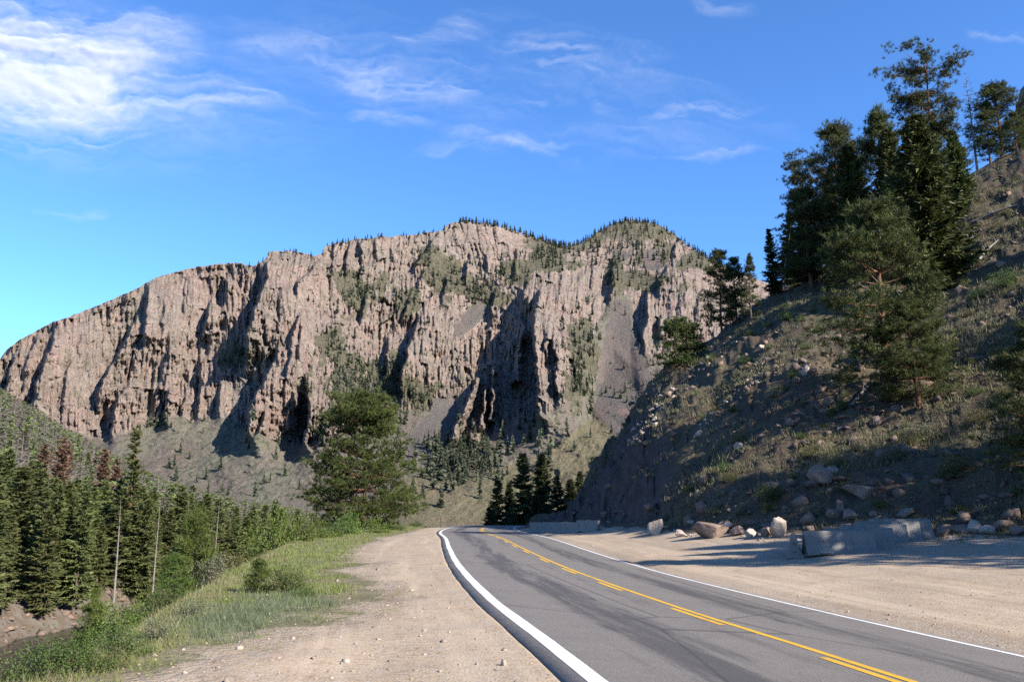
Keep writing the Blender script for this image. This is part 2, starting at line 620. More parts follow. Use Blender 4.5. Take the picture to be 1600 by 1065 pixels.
# ------------------------------------------------------------------ road
def asphalt_material():
    m, nt = material("asphalt")
    p = nt.pos()
    lat, lon = nt.attr('lat').outputs['Fac'], nt.attr('lon').outputs['Fac']
    uv = nt.comb(lat, lon, 0.0)
    nF = nt.noise(p, 55.0, 3, 0.7)
    vor = nt.sep(nt.voronoi(p, 85.0, out='Color'))[0]
    nM = nt.noise(p, 1.1, 4)
    c = nt.mix(nt.ramp(nM, 0.3, 0.7), rgb(0.168, 0.147, 0.128), rgb(0.194, 0.171, 0.149))
    c = nt.mix(nt.math('MULTIPLY', nt.ramp(vor, 0.45, 1.0), 0.55), c, rgb(0.29, 0.275, 0.26))
    c = nt.mix(nt.math('MULTIPLY', nt.ramp(nF, 0.5, 0.25), 0.6), c, rgb(0.06, 0.056, 0.054))
    # worn oil and rubber in the wheel paths: long feathered streaks along the lane
    st = nt.noise(nt.vmath('MULTIPLY', uv, (1.6, 0.10, 1.0)), 1.0, 5, 0.6, 0.4)
    st2 = nt.noise(nt.vmath('MULTIPLY', uv, (5.0, 0.45, 1.0)), 1.0, 5, 0.7, 0.8)

    def lane(c0, w):
        return nt.ramp(nt.math('ABSOLUTE', nt.math('SUBTRACT', lat, c0)), w, 0.1)
    wp = nt.math('MAXIMUM', nt.math('MAXIMUM', lane(1.55, 1.15), nt.math('MULTIPLY', lane(5.1, 0.9), 0.9)), nt.math('MULTIPLY', lane(3.05, 0.45), 0.5))
    s = nt.math('ADD', nt.math('MULTIPLY', st, 0.65), nt.math('MULTIPLY', st2, 0.45))
    dk = nt.math('MULTIPLY', nt.ramp(nt.math('ADD', s, nt.math('MULTIPLY', wp, 0.24)), 0.63, 0.84), nt.ramp(wp, 0.0, 0.5))
    c = nt.mix(nt.math('MULTIPLY', dk, 0.72), c, rgb(0.048, 0.046, 0.048))
    # a few tarred cracks
    cr = nt.voronoi(nt.vmath('MULTIPLY', uv, (0.16, 0.09, 1.0)), 1.0, 'DISTANCE_TO_EDGE')
    c = nt.mix(nt.math('MULTIPLY', nt.ramp(nt.math('ADD', cr, nt.math('MULTIPLY', nt.math('SUBTRACT', nF, 0.5), 0.006)), 0.006, 0.002), 0.55), c, rgb(0.045, 0.043, 0.042))
    # dust from the shoulders lies along both edges
    du = nt.math('MAXIMUM', nt.ramp(lat, 0.05, -0.3), nt.ramp(lat, ROAD_W - 0.1, ROAD_W + 0.3))
    c = nt.mix(nt.math('MULTIPLY', nt.math('MULTIPLY', du, nt.ramp(nt.noise(p, 6.0, 4), 0.35, 0.7)), 0.6), c, rgb(0.33, 0.26, 0.19))
    b = nt.bump(nt.math('ADD', nF, nt.math('MULTIPLY', vor, 0.5)), 0.5, 0.012)
    nt.out(nt.principled(c, 0.8, b, 0.3))
    return m


def paint_material(name, col, wear):
    m, nt = material(name)
    p = nt.pos()
    n = nt.noise(p, 38.0, 4, 0.75)
    n2 = nt.noise(p, 3.0, 4, 0.6)
    w = nt.ramp(nt.math('ADD', nt.math('MULTIPLY', n, 0.7), nt.math('MULTIPLY', n2, 0.5)), 0.66, 0.76)
    c = nt.mix(nt.math('MULTIPLY', w, wear), rgb(*col), rgb(0.16, 0.14, 0.12))
    c = nt.mix(nt.math('MULTIPLY', nt.ramp(n2, 0.4, 0.7), 0.25), c, rgb(*(v * 0.72 for v in col)))
    nt.out(nt.principled(c, 0.6, nt.bump(n, 0.4, 0.01), 0.3))
    return m


def offset_curve(d, sl=slice(None)):
    P = LEFTD[sl]
    T = np.gradient(P, axis=0)
    T /= np.linalg.norm(T, axis=1)[:, None]
    N = np.stack([T[:, 1], -T[:, 0]], -1)
    return P + N * d, P


def ribbon(offs, i0, i1, lift, jag=None):
    """strip along the road at the given offsets from the left edge line"""
    sl = slice(i0, i1)
    s = np.arange(len(LEFTD))[sl] * 0.6
    rows, lat, lon = [], [], []
    for k, o_ in enumerate(offs):
        P, B = offset_curve(o_, sl)
        oo = o_
        if jag is not None and jag[k] > 0:
            T = np.gradient(B, axis=0)
            T /= np.linalg.norm(T, axis=1)[:, None]
            N = np.stack([T[:, 1], -T[:, 0]], -1)
            j = jag[k] * fbm(s * 1.7, s * 0 + k * 3.1, 7 + k, 4)
            P = P + N * j[:, None]
        z = road_z(np.full(len(P), oo), B[:, 1]) + lift
        rows.append(np.c_[P, z])
        lat.append(np.full(len(P), oo))
        lon.append(s)
    V = np.stack(rows, 1)
    n, k = V.shape[:2]
    f = grid_faces(n, k)[:, ::-1]
    return V.reshape(-1, 3), f, np.stack(lat, 1).ravel(), np.stack(lon, 1).ravel()


def build_road():
    n = len(LEFTD)
    offs = [-0.34, -0.30, 0.0, 1.1, 2.3, 3.45, 4.6, 5.6, 6.4, ROAD_W + 0.26, ROAD_W + 0.3]
    V, f, lat, lon = ribbon(offs, 0, n, 0.0, [0.06, 0.06] + [0] * 7 + [0.08, 0.08])
    V = V.reshape(n, len(offs), 3)
    V[:, 0, 2] -= 0.2
    V[:, -1, 2] -= 0.2
    me = mesh_np("road", V.reshape(-1, 3), f, [asphalt_material()], True, dict(lat=lat, lon=lon))
    road = structure(obj("road", me), "two-lane asphalt road curving right past the hill")
    white = paint_material("white_paint", (0.78, 0.78, 0.78), 0.55)
    yellow = paint_material("yellow_paint", (0.72, 0.42, 0.035), 0.6)
    hw = 0.085
    for nm, c, m_, w in (("edge_line", 0.0, white, 0.10), ("edge_line", ROAD_W - 0.05, white, 0.06), ("centre_line", 3.52, yellow, 0.062)):
        V, f, la, lo = ribbon([c - w, c, c + w], 0, n, 0.005, [0.012, 0, 0.012])
        o = obj(nm, mesh_np(nm, V, f, [m_]), road)
    # broken line on the near side of the solid one: 3 m marks, 12 m apart
    s0 = 0.6 * np.argmin(np.abs(LEFTD[:, 1] - 9.0))
    k = -8
    while k < 26:
        i0 = int((s0 - 0.9 + k * 5.6) / 0.6)
        i1 = i0 + 5
        if i0 > 0 and i1 < n:
            V, f, la, lo = ribbon([3.26, 3.38], i0, i1, 0.005)
            obj("centre_dash", mesh_np("centre_dash", V, f, [yellow]), road)
        k += 1
    return road


build_road()


# ------------------------------------------------------------------ river
def build_river():
    m, nt = material("river_water")
    p = nt.pos()
    n = nt.noise(nt.vmath('MULTIPLY', p, (1.0, 0.45, 1.0)), 1.6, 5, 0.6, 0.6)
    foam = nt.ramp(nt.noise(nt.vmath('MULTIPLY', p, (1.2, 0.35, 1.0)), 0.8, 6, 0.7, 0.8), 0.60, 0.72)
    c = nt.mix(nt.math('MULTIPLY', foam, 0.5), rgb(0.02, 0.022, 0.02), rgb(0.4, 0.42, 0.42))
    nt.out(nt.principled(c, 0.16, nt.bump(n, 0.6, 0.12), 0.3))
    Y = np.linspace(-60, 420, 200)
    X = river_x(Y)
    U = np.linspace(-RIVER_HW - 4, RIVER_HW + 4, 9)
    V = np.stack([X[:, None] + U[None], Y[:, None] + 0 * U[None], np.full((200, 9), WATER_Z)], -1)
    structure(obj("river", mesh_np("river", V.reshape(-1, 3), grid_faces(200, 9)[:, ::-1], [m], True)), "dark rippled river at the foot of the wooded bank")


build_river()
# ================================================================== the cliff mountain across the valley
SKY_PX = np.array([(-300, 700), (-100, 622), (0, 560), (10, 546), (30, 531), (75, 506), (120, 490), (170, 470), (215, 450), (232, 440), (245, 433), (290, 420), (340, 412), (372, 411), (395, 416), (413, 406), (422, 393), (450, 391),
                   (470, 394), (490, 399), (504, 396), (508, 383), (530, 379), (560, 373), (600, 370), (640, 366), (680, 362), (692, 357), (705, 348), (730, 346), (760, 349), (800, 359), (830, 370), (860, 379), (885, 386), (905, 382), (920, 372),
                   (940, 359), (960, 349), (985, 344), (1010, 346), (1035, 354), (1055, 367), (1075, 384), (1100, 400), (1120, 410), (1160, 427), (1200, 442), (1330, 490)], float)
DEPTH = {-300: [(830, 420), (700, 560), (650, 640), (560, 700)],
         0: [(830, 420), (720, 600), (640, 680), (540, 735)],
         150: [(830, 420), (740, 560), (682, 660), (480, 770)],
         300: [(830, 400), (760, 520), (650, 680), (530, 735), (415, 790)],
         400: [(830, 390), (760, 500), (680, 610), (540, 700), (395, 800)],
         450: [(830, 390), (760, 500), (692, 605), (590, 650), (480, 715), (392, 800)],
         550: [(830, 390), (760, 500), (690, 595), (600, 670), (500, 750), (440, 800), (375, 840)],
         650: [(830, 390), (780, 450), (700, 560), (640, 640), (560, 710), (500, 770), (400, 860), (365, 900)],
         740: [(830, 390), (740, 500), (682, 590), (560, 720), (470, 800), (345, 925)],
         800: [(830, 390), (730, 505), (660, 590), (560, 690), (460, 790), (400, 890), (357, 980)],
         850: [(830, 390), (720, 510), (640, 600), (560, 650), (460, 725), (420, 840), (375, 980)],
         930: [(830, 390), (700, 520), (610, 630), (540, 690), (470, 780), (430, 850), (365, 1020)],
         1000: [(830, 390), (650, 560), (560, 660), (480, 760), (430, 850), (345, 1000)],
         1080: [(830, 390), (600, 600), (520, 680), (430, 760), (385, 960)],
         1160: [(830, 400), (600, 600), (480, 760), (425, 950)],
         1330: [(830, 400), (600, 600), (520, 800), (480, 950)]}
# foot of the rock wall
BASE_PX = np.array([(-300, 690), (0, 650), (60, 650), (150, 690), (200, 680), (260, 655), (330, 652), (365, 660), (385, 676), (430, 686), (480, 694), (520, 690), (555, 655), (600, 640), (640, 640), (680, 645), (700, 690), (760, 690),
                    (800, 668), (850, 645), (890, 620), (915, 580), (930, 520), (945, 480), (960, 455), (985, 465), (1000, 540), (1025, 560), (1060, 560), (1120, 560), (1330, 560)], float)
# ribs whose left-hand sides fall away: points down the rib, jump (m), run-out to the right (px), recess run to the left (px)
RIBS = [
    ([(90, 512), (84, 521), (73, 558), (56, 597), (50, 640)], 26, 40, 70),
    ([(28, 535), (15, 580), (2, 625)], 16, 30, 40), ([(60, 520), (48, 545), (36, 580)], 8, 16, 20),
    ([(231, 446), (227, 500), (225, 530)], 15, 45, 30), ([(216, 490), (194, 535), (180, 558), (166, 580), (153, 615)], 22, 30, 55),
    ([(203, 598), (183, 625), (177, 653), (172, 688)], 22, 30, 40), ([(262, 606), (260, 630), (258, 660)], 26, 30, 45),
    ([(266, 540), (262, 552)], 8, 12, 18), ([(331, 468), (326, 490), (319, 508)], 17, 30, 36), ([(354, 428), (352, 458)], 9, 14, 14),
    ([(420, 404), (412, 445), (396, 482), (384, 520)], 42, 45, 70), ([(497, 405), (482, 427), (466, 441)], 17, 30, 40),
    ([(440, 533), (419, 580), (399, 616), (388, 643), (384, 682)], 56, 55, 80),
    ([(468, 486), (460, 514), (448, 578)], 14, 20, 20), ([(473, 511), (459, 578)], 9, 20, 12),
    ([(478, 585), (481, 640), (474, 694)], 46, 30, 60), ([(507, 636), (501, 694)], 22, 24, 30),
    ([(312, 556), (309, 655)], 13, 18, 24), ([(287, 600), (285, 650)], 9, 12, 14), ([(345, 600), (339, 652)], 14, 16, 22), ([(412, 644), (401, 680)], 12, 12, 20),
    ([(519, 384), (521, 418)], 9, 12, 12), ([(542, 377), (540, 428)], 9, 14, 14), ([(561, 375), (562, 430)], 11, 16, 16), ([(610, 380), (612, 415)], 8, 14, 12), ([(585, 374), (583, 410)], 7, 12, 12),
    ([(685, 362), (670, 389), (646, 411)], 18, 40, 50), ([(658, 488), (648, 517), (634, 553), (627, 588)], 34, 40, 60), ([(607, 524), (604, 585)], 18, 22, 26),
    ([(843, 452), (832, 490), (836, 560), (838, 650)], 84, 60, 110),
    ([(863, 520), (867, 560), (870, 612)], 17, 22, 20), ([(853, 515), (852, 550)], 10, 10, 12), ([(905, 580), (903, 618)], 10, 14, 14),
    ([(736, 395), (728, 433)], 12, 20, 24), ([(764, 388), (758, 428)], 10, 16, 20), ([(807, 386), (803, 424)], 11, 18, 26), ([(822, 436), (817, 472)], 13, 18, 24), ([(790, 395), (782, 425)], 8, 14, 14),
    ([(958, 402), (954, 450)], 24, 30, 34), ([(1042, 411), (1030, 443)], 19, 24, 36), ([(1060, 363), (1050, 397)], 19, 30, 34), ([(1011, 450), (1009, 488)], 22, 16, 50), ([(1008, 486), (1003, 525)], 16, 22, 22), ([(1032, 486), (1026, 530)], 10, 20, 14),
    ([(1089, 452), (1085, 498)], 5, 20, 8), ([(925, 415), (920, 470)], 7, 12, 12), ([(905, 420), (899, 480)], 6, 12, 12), ([(878, 425), (872, 470)], 8, 16, 14),
    ([(575, 450), (560, 500)], 9, 20, 20), ([(700, 430), (690, 480)], 9, 20, 20), ([(640, 455), (628, 500)], 10, 20, 24), ([(660, 420), (650, 450)], 8, 18, 18), ([(775, 450), (765, 500)], 10, 16, 18),
    ([(110, 560), (98, 640)], 6, 20, 14), ([(255, 470), (252, 520)], 4, 24, 8), ([(290, 440), (288, 500)], 4, 24, 8), ([(128, 520), (120, 560)], 4, 16, 10),
]
# thin fins standing in front of the big hollow
FINS = [([(747, 588), (735, 620), (718, 655), (702, 690)], 62, 9), ([(772, 572), (768, 610), (764, 660)], 50, 6), ([(757, 604), (753, 640), (750, 672)], 52, 6),
        ([(817, 515), (808, 560), (800, 600)], 34, 8), ([(463, 612), (461, 640)], 26, 6), ([(742, 655), (738, 690)], 45, 9)]
SCREE = [([(952, 470), (985, 470), (995, 540), (1040, 640), (960, 680), (925, 640), (938, 560)], 1.0), ([(720, 490), (745, 470), (770, 480), (760, 500), (725, 530), (705, 525)], 0.9),
         ([(700, 610), (720, 640), (700, 690), (680, 700), (640, 720), (630, 690), (660, 650)], 1.0), ([(950, 385), (990, 390), (975, 405), (955, 400)], 0.8), ([(1000, 390), (1045, 385), (1035, 420), (1005, 420)], 0.7)]
GREEN = [(560, 450, 40, 45), (545, 600, 50, 55), (600, 600, 60, 50), (660, 620, 40, 25), (640, 470, 25, 25), (690, 430, 35, 30), (750, 455, 50, 35), (860, 400, 45, 30), (915, 540, 30, 60), (905, 600, 25, 40), (1000, 360, 45, 20), (1030, 400, 35, 20),
         (1010, 440, 60, 20), (800, 420, 40, 30), (370, 560, 30, 25), (250, 665, 30, 15), (980, 620, 60, 30), (1085, 410, 40, 18), (480, 610, 15, 15), (720, 720, 70, 45), (520, 540, 25, 30), (670, 400, 25, 18), (960, 430, 20, 30)]


def interp_rows(x, pts):
    p = np.array(pts, float)
    p = p[np.argsort(p[:, 1])]
    return np.interp(x, p[:, 1], p[:, 0])


def in_poly_soft(px, py, poly, soft):
    P = np.array(poly + [poly[0]], float)
    inside = np.zeros(px.shape, bool)
    dist = np.full(px.shape, 1e9)
    for i in range(len(P) - 1):
        (x1, y1), (x2, y2) = P[i], P[i + 1]
        c = ((y1 > py) != (y2 > py)) & (px < (x2 - x1) * (py - y1) / (y2 - y1 + 1e-9) + x1)
        inside ^= c
        t = np.clip(((px - x1) * (x2 - x1) + (py - y1) * (y2 - y1)) / ((x2 - x1)**2 + (y2 - y1)**2), 0, 1)
        dist = np.minimum(dist, np.hypot(px - x1 - t * (x2 - x1), py - y1 - t * (y2 - y1)))
    return sstep(-soft, soft, np.where(inside, dist, -dist))


NXM, NYM = 1150, 340


def mountain_fields():
    xs = np.linspace(-300, 1330, NXM)
    top = np.interp(xs, SKY_PX[:, 0], SKY_PX[:, 1])
    top = top + 1.6 * fbm(xs * 0.12, xs * 0, 3, 4) + 1.2 * (vnoise(xs * 0.22, xs * 0, 4) > 0.62) * (xs > 440) * (xs < 700)
    s = np.linspace(0, 1, NYM) ** 0.92
    PX = np.repeat(xs[None], NYM, 0)
    PY = 836 + (top[None] - 836) * s[:, None]
    # base surface
    keys = sorted(DEPTH)
    stack = []
    ys = np.linspace(330, 840, 256)
    for k in keys:
        p = np.array(sorted(DEPTH[k]), float)
        v = np.interp(ys, p[:, 0], p[:, 1])
        sl = (p[1, 1] - p[0, 1]) / (p[1, 0] - p[0, 0])
        v = np.where(ys < p[0, 0], p[0, 1] + sl * (ys - p[0, 0]) * 0.6, v)
        stack.append(v)
    T = np.array(stack)                                    # keys x ys
    xd = np.arange(-300, 1331, 6.0)
    kx = np.array(keys, float)
    TX = np.stack([np.interp(xd, kx, T[:, j]) for j in range(len(ys))], 1)
    ker = np.exp(-0.5 * (np.arange(-9, 10) / 3.5) ** 2)
    ker /= ker.sum()
    TX = np.stack([np.convolve(np.pad(TX[:, j], 9, mode='edge'), ker, 'valid') for j in range(TX.shape[1])], 1)
    ker = np.exp(-0.5 * (np.arange(-6, 7) / 2.2) ** 2)
    ker /= ker.sum()
    TX = np.stack([np.convolve(np.pad(TX[i], 6, mode='edge'), ker, 'valid') for i in range(TX.shape[0])], 0)
    fx = np.clip((PX + 300) / 6.0, 0, len(xd) - 1.001)
    fy = np.clip((PY - 330) / (ys[1] - ys[0]), 0, len(ys) - 1.001)
    i, j = fx.astype(int), fy.astype(int)
    a, b = fx - i, fy - j
    D = (TX[i, j] * (1 - a) + TX[i + 1, j] * a) * (1 - b) + (TX[i, j + 1] * (1 - a) + TX[i + 1, j + 1] * a) * b
    base = np.interp(PX, BASE_PX[:, 0], BASE_PX[:, 1]) + 9 * fbm(PX * 0.05, PX * 0, 8, 3)
    cliff = sstep(6, -8, PY - base)
    scree = np.zeros_like(PX)
    wob = 7 * fbm(PX * 0.04, PY * 0.04, 12, 3)
    for poly, a_ in SCREE:
        scree = np.maximum(scree, a_ * in_poly_soft(PX + wob, PY + wob, poly, 5))
    green = np.zeros_like(PX)
    for gx, gy, gw, gh in GREEN:
        green = np.maximum(green, sstep(1.15, 0.45, np.hypot((PX - gx) / gw, (PY - gy) / gh) + 0.9 * fbm(PX * 0.06, PY * 0.06, 15, 5)))
    # slopes near the right-hand summit and behind the saddle are half covered
    half = sstep(390, 365, PY) * sstep(905, 940, PX) + sstep(772, 850, PX) * sstep(950, 905, PX) * sstep(405, 385, PY)
    green = np.maximum(green, 0.75 * np.clip(half, 0, 1))
    cliff_r = cliff * (1 - scree) * (1 - 0.75 * green)
    # wiggle for the ribs
    wx = PX + 5.5 * fbm(PX * 0.03, PY * 0.05, 21, 4) + 2.0 * fbm(PX * 0.2, PY * 0.16, 22, 3)
    wy = PY
    rel = np.zeros_like(PX)
    for pts, J, wr, wl in RIBS:
        J, wl = min(J * 1.75, 98.0), wl * 1.2
        p = np.array(pts, float)
        y0, y1 = p[0, 1], p[-1, 1]
        xsn = np.interp(wy, p[:, 1], p[:, 0])
        ln = max(y1 - y0, 1)
        tf = min(0.6 * ln, max(12, J * 0.8))
        win = np.clip((wy - y0 + 3) / (tf + 3), 0, 1) ** 0.8 * sstep(y1 + (75 if y1 > float(np.interp(p[-1, 0], BASE_PX[:, 0], BASE_PX[:, 1])) - 22 else max(14, 1.1 * J)), y1 - min(0.25 * ln, 14), wy)
        dx = wx - xsn
        below = np.clip(wy - base + 4, 0, 80) * 0.9
        jump = np.clip((dx + 2.5 + below) / (5.0 + 2 * below), 0, 1)
        jump = jump * jump * (3 - 2 * jump)
        right = -0.75 * J * np.exp(-np.clip(dx, 0, None) / (1.35 * wr))
        left = 0.25 * J * np.exp(-(np.clip(-dx, 0, None) / wl) ** 2.2)
        rel += win * (left * (1 - jump) + right * jump)
    for pts, J, w in FINS:
        p = np.array(pts, float)
        xsn = np.interp(wy, p[:, 1], p[:, 0])
        q = np.clip((wy - p[0, 1]) / (p[-1, 1] - p[0, 1]), 0, 1)
        win = sstep(p[0, 1] - 2, p[0, 1] + 8, wy) * sstep(p[-1, 1] + 4, p[-1, 1] - 6, wy)
        dx = (wx - xsn) / (w * (0.6 + 0.8 * q))
        rel -= win * J * np.where(dx < 0, sstep(-0.5, 0, dx), sstep(1.7, 0, dx))
    # tiers: the wall climbs in steep steps, the joints differ from tier to tier
    tv = (836 - PY + 16 * fbm(PX / 55.0, PY / 90.0, 58, 4)) / 47.0 + 2.0 * vnoise(PX / 110.0, PX * 0, 59)
    tier = np.floor(tv)
    tf_ = tv - tier
    ti = tier.astype(np.int64)
    tamp = 0.35 + 1.2 * vnoise(PX / 38.0, tier * 3.7, 57)
    stair = 8.0 * tamp * (sstep(0.0, 0.22, tf_) - tf_)
    # columnar jointing: broken vertical ribs at several widths, the finer ones cut into blocks
    col = np.zeros_like(PX)
    for k, (w, h, a_) in enumerate(((60, 190, 9.0), (27, 120, 7.0), (12.5, 64, 6.0), (6.6, 34, 4.2), (3.7, 17, 2.7))):
        lean = 0.26 * (PY - 520) * (vnoise(PX / 120.0, PY / 160.0, 55) - 0.42)
        sh_ = 0.0 if k == 0 else 2.6 * _hash(ti, np.zeros_like(ti), 540 + k)
        u = (PX + lean + (0.55 if k == 0 else 0.28) * w * fbm(PX / (1.8 * w), PY / (4.0 * w), 60 + k, 3)) / w + sh_
        v = (PY + 0.5 * h * fbm(PX / w, PY / h, 66 + k, 2)) / h
        n = vnoise(u, v, 70 + k)
        n2 = vnoise(u * 1.9 + 5, v * 1.4, 80 + k)
        saw = np.abs(n * 2 - 1) * 0.75 + n2 * 0.6
        if k >= 1:
            ui = np.floor(u * 1.3).astype(np.int64)
            blk = _hash(ui, np.floor(v * 0.9 + 3.7 * _hash(ui, np.zeros_like(ui), 44 + k)).astype(np.int64), 33 + k)
            saw = 0.22 * saw + 1.0 * blk + 1.05 * (1 - np.abs(n * 2 - 1)) ** 5 - 0.1
        col += a_ * (saw - 0.65) * (0.4 + 1.2 * vnoise(PX / 60.0 + k * 9, PY / 42.0, 85 + k))
    col = col + stair
    # horizontal breaks
    br = fbm(PX / 22.0, PY / 8.0, 90, 4) * 0.8
    amp = 0.55 + 0.9 * vnoise(PX / 90.0, PY / 70.0, 95)
    smoothface = sstep(1.2, 0.5, np.hypot((PX - 1080) / 38, (PY - 470) / 55)) * 0.55 + sstep(1.1, 0.6, np.hypot((PX - 275) / 75, (PY - 475) / 65)) * 0.6 + sstep(1.1, 0.6, np.hypot((PX - 125) / 55, (PY - 560) / 80)) * 0.5 + sstep(1.1, 0.6, np.hypot((PX - 470) / 40, (PY - 500) / 60)) * 0.35
    rough = cliff_r * (1 - smoothface)
    col = np.where(col < 0, col * sstep(0, -60, PY - base), col)
    D = D + (0.5 * np.clip((110 - (PY - base)) / 120.0, 0, 1) + 0.5 * sstep(110, -10, PY - base)) * rel + sstep(34, -14, PY - base) * rough * (col * amp + 3.2 * br)
    # lumps on slopes
    D = D + (1 - cliff_r) * (1 - 0.8 * sstep(26, 0, np.abs(PY - base))) * (5 * fbm(PX / 30.0, PY / 14.0, 101, 4) * (1 - 0.7 * scree) + 2.4 * fbm(PX / 7.0, PY / 5.0, 103, 3) * (1 - scree) * sstep(836, 780, PY))
    D = D + 10 * sstep(5, 60, PY - base) * fbm((PX - 0.9 * PY) / 60.0, (PY + PX * 0.5) / 260.0, 105, 3) * sstep(820, 740, PY)
    return PX, PY, D, cliff, scree, green, cliff_r


def mountain_material():
    m, nt = material("mountain")
    p = nt.pos()
    rock, scree, green = (nt.attr(a).outputs['Fac'] for a in ('rock', 'scree', 'green'))
    apron = nt.attr('apron').outputs['Fac']
    st = nt.vmath('MULTIPLY', p, (1.0, 1.0, 0.28))
    nA = nt.noise(st, 0.018, 5, 0.6)
    nB = nt.noise(st, 0.07, 6, 0.65)
    nC = nt.noise(st, 0.30, 6, 0.7)
    nD = nt.noise(p, 0.9, 4, 0.7)
    c = nt.mix(nt.ramp(nA, 0.35, 0.65), rgb(0.395, 0.295, 0.248), rgb(0.335, 0.278, 0.232))
    c = nt.mix(nt.ramp(nB, 0.48, 0.70), c, rgb(0.415, 0.288, 0.242))
    c = nt.mix(nt.math('MULTIPLY', nt.ramp(nC, 0.50, 0.70), 0.7), c, rgb(0.28, 0.255, 0.212))
    c = nt.mix(nt.math('MULTIPLY', nt.ramp(nC, 0.46, 0.30), 0.55), c, rgb(0.17, 0.125, 0.105))
    c = nt.mix(nt.math('MULTIPLY', nt.ramp(nt.noise(p, 0.05, 5, 0.7), 0.55, 0.66), 0.55), c, rgb(0.18, 0.175, 0.115))
    # fractured blocks: each its own tone
    vb = nt.sep(nt.voronoi(nt.vmath('MULTIPLY', p, (1.0, 1.0, 0.42)), 0.13, out='Color'))[0]
    vs = nt.sep(nt.voronoi(nt.vmath('MULTIPLY', p, (1.0, 1.0, 0.5)), 0.36, out='Color'))[1]
    tone = nt.math('ADD', 0.74, nt.math('ADD', nt.math('MULTIPLY', vb, 0.26), nt.math('MULTIPLY', vs, 0.26)))
    hs = nt.n('ShaderNodeHueSaturation')
    nt.put(hs.inputs['Color'], c)
    nt.put(hs.inputs['Value'], tone)
    c = hs.outputs[0]
    # scree and talus
    fall = nt.vmath('MULTIPLY', p, (1.0, 0.25, 0.25))
    s = nt.mix(nt.ramp(nt.noise(fall, 0.06, 5), 0.4, 0.65), rgb(0.215, 0.175, 0.155), rgb(0.185, 0.168, 0.152))
    s = nt.mix(nt.math('MULTIPLY', nt.ramp(nt.noise(p, 0.03, 3), 0.58, 0.7), 0.6), s, rgb(0.32, 0.205, 0.17))
    # sage and grass on the lower slopes, in streaks down the fall line
    dots = nt.ramp(nt.noise(nt.vmath('MULTIPLY', p, (1.0, 0.45, 0.6)), 0.22, 5, 0.7), 0.53, 0.60)
    t = nt.mix(nt.ramp(nt.noise(fall, 0.03, 4), 0.38, 0.62), rgb(0.245, 0.195, 0.165), rgb(0.25, 0.23, 0.175))
    t = nt.mix(nt.math('MULTIPLY', dots, 0.8), t, rgb(0.115, 0.125, 0.075))
    t = nt.mix(nt.math('MULTIPLY', nt.ramp(nD, 0.6, 0.8), 0.5), t, rgb(0.36, 0.31, 0.26))
    ap = nt.mix(nt.ramp(nt.noise(p, 0.025, 4), 0.4, 0.65), rgb(0.255, 0.212, 0.135), rgb(0.22, 0.20, 0.118))
    ap = nt.mix(nt.math('MULTIPLY', nt.ramp(nt.noise(p, 0.25, 5, 0.7), 0.60, 0.67), 0.6), ap, rgb(0.12, 0.12, 0.075))
    t = nt.mix(nt.ramp(nt.math('ADD', apron, nt.math('SUBTRACT', nt.noise(p, 0.02, 4), 0.5)), 0.35, 0.65), t, ap)
    g = nt.mix(nt.ramp(nC, 0.4, 0.65), rgb(0.13, 0.122, 0.08), rgb(0.215, 0.188, 0.132))
    j = nt.math('MULTIPLY', nt.math('SUBTRACT', nt.math('ADD', nB, nC), 1.0), 0.8)
    c = nt.mix(nt.ramp(nt.math('ADD', rock, j), 0.62, 0.34), c, t)
    c = nt.mix(nt.ramp(nt.math('ADD', green, nt.math('MULTIPLY', j, 1.6)), 0.40, 0.62), c, g)
    c = nt.mix(nt.ramp(nt.math('ADD', scree, nt.math('MULTIPLY', j, 0.5)), 0.4, 0.6), c, s)
    b = nt.bump(nt.math('ADD', nC, nt.math('ADD', nt.math('MULTIPLY', vb, 0.25), nt.math('MULTIPLY', vs, 0.2))), 1.0, 5.0)
    b = nt.bump(nD, 0.8, 1.3, b)
    nt.out(nt.principled(c, 0.95, b, 0.1))
    return m


def build_mountain():
    PX, PY, D, cliff, scree, green, cl = mountain_fields()
    X, Y, Z = at(PX, PY, D)
    rows = [np.stack([X, Y, Z], -1)]
    last = rows[0][-1]
    ext = []
    for k, (back, dn) in enumerate(((10, 1), (30, 3), (80, 8), (200, 22), (500, 80), (1000, 330))):
        q = last.copy()
        sc_ = 1 + back / np.maximum(last[:, 1], 1)
        q[:, 0] *= sc_
        q[:, 1] *= sc_
        q[:, 2] -= dn
        ext.append(q)
    V = np.concatenate([rows[0]] + [e[None] for e in ext], 0)
    nr, nc = V.shape[:2]

    def pad(a):
        return np.concatenate([a, np.repeat(a[-1:], len(ext), 0)], 0)
    apron = sstep(25, 95, PY - np.interp(PX, BASE_PX[:, 0], BASE_PX[:, 1])) * sstep(560, 680, PX) * sstep(705, 745, PY + (PX - 700) * 0.32)
    me = mesh_np("mountain", V.reshape(-1, 3), grid_faces(nr, nc), [mountain_material()], False,
                 dict(rock=pad(cliff), scree=pad(scree), green=pad(green), apron=pad(apron)))
    structure(obj("mountain", me), "pinkish tan cliff mountain with shadowed gullies across the valley")
    return PX, PY, D, cliff, scree, green, X, Y, Z


MT = build_mountain()
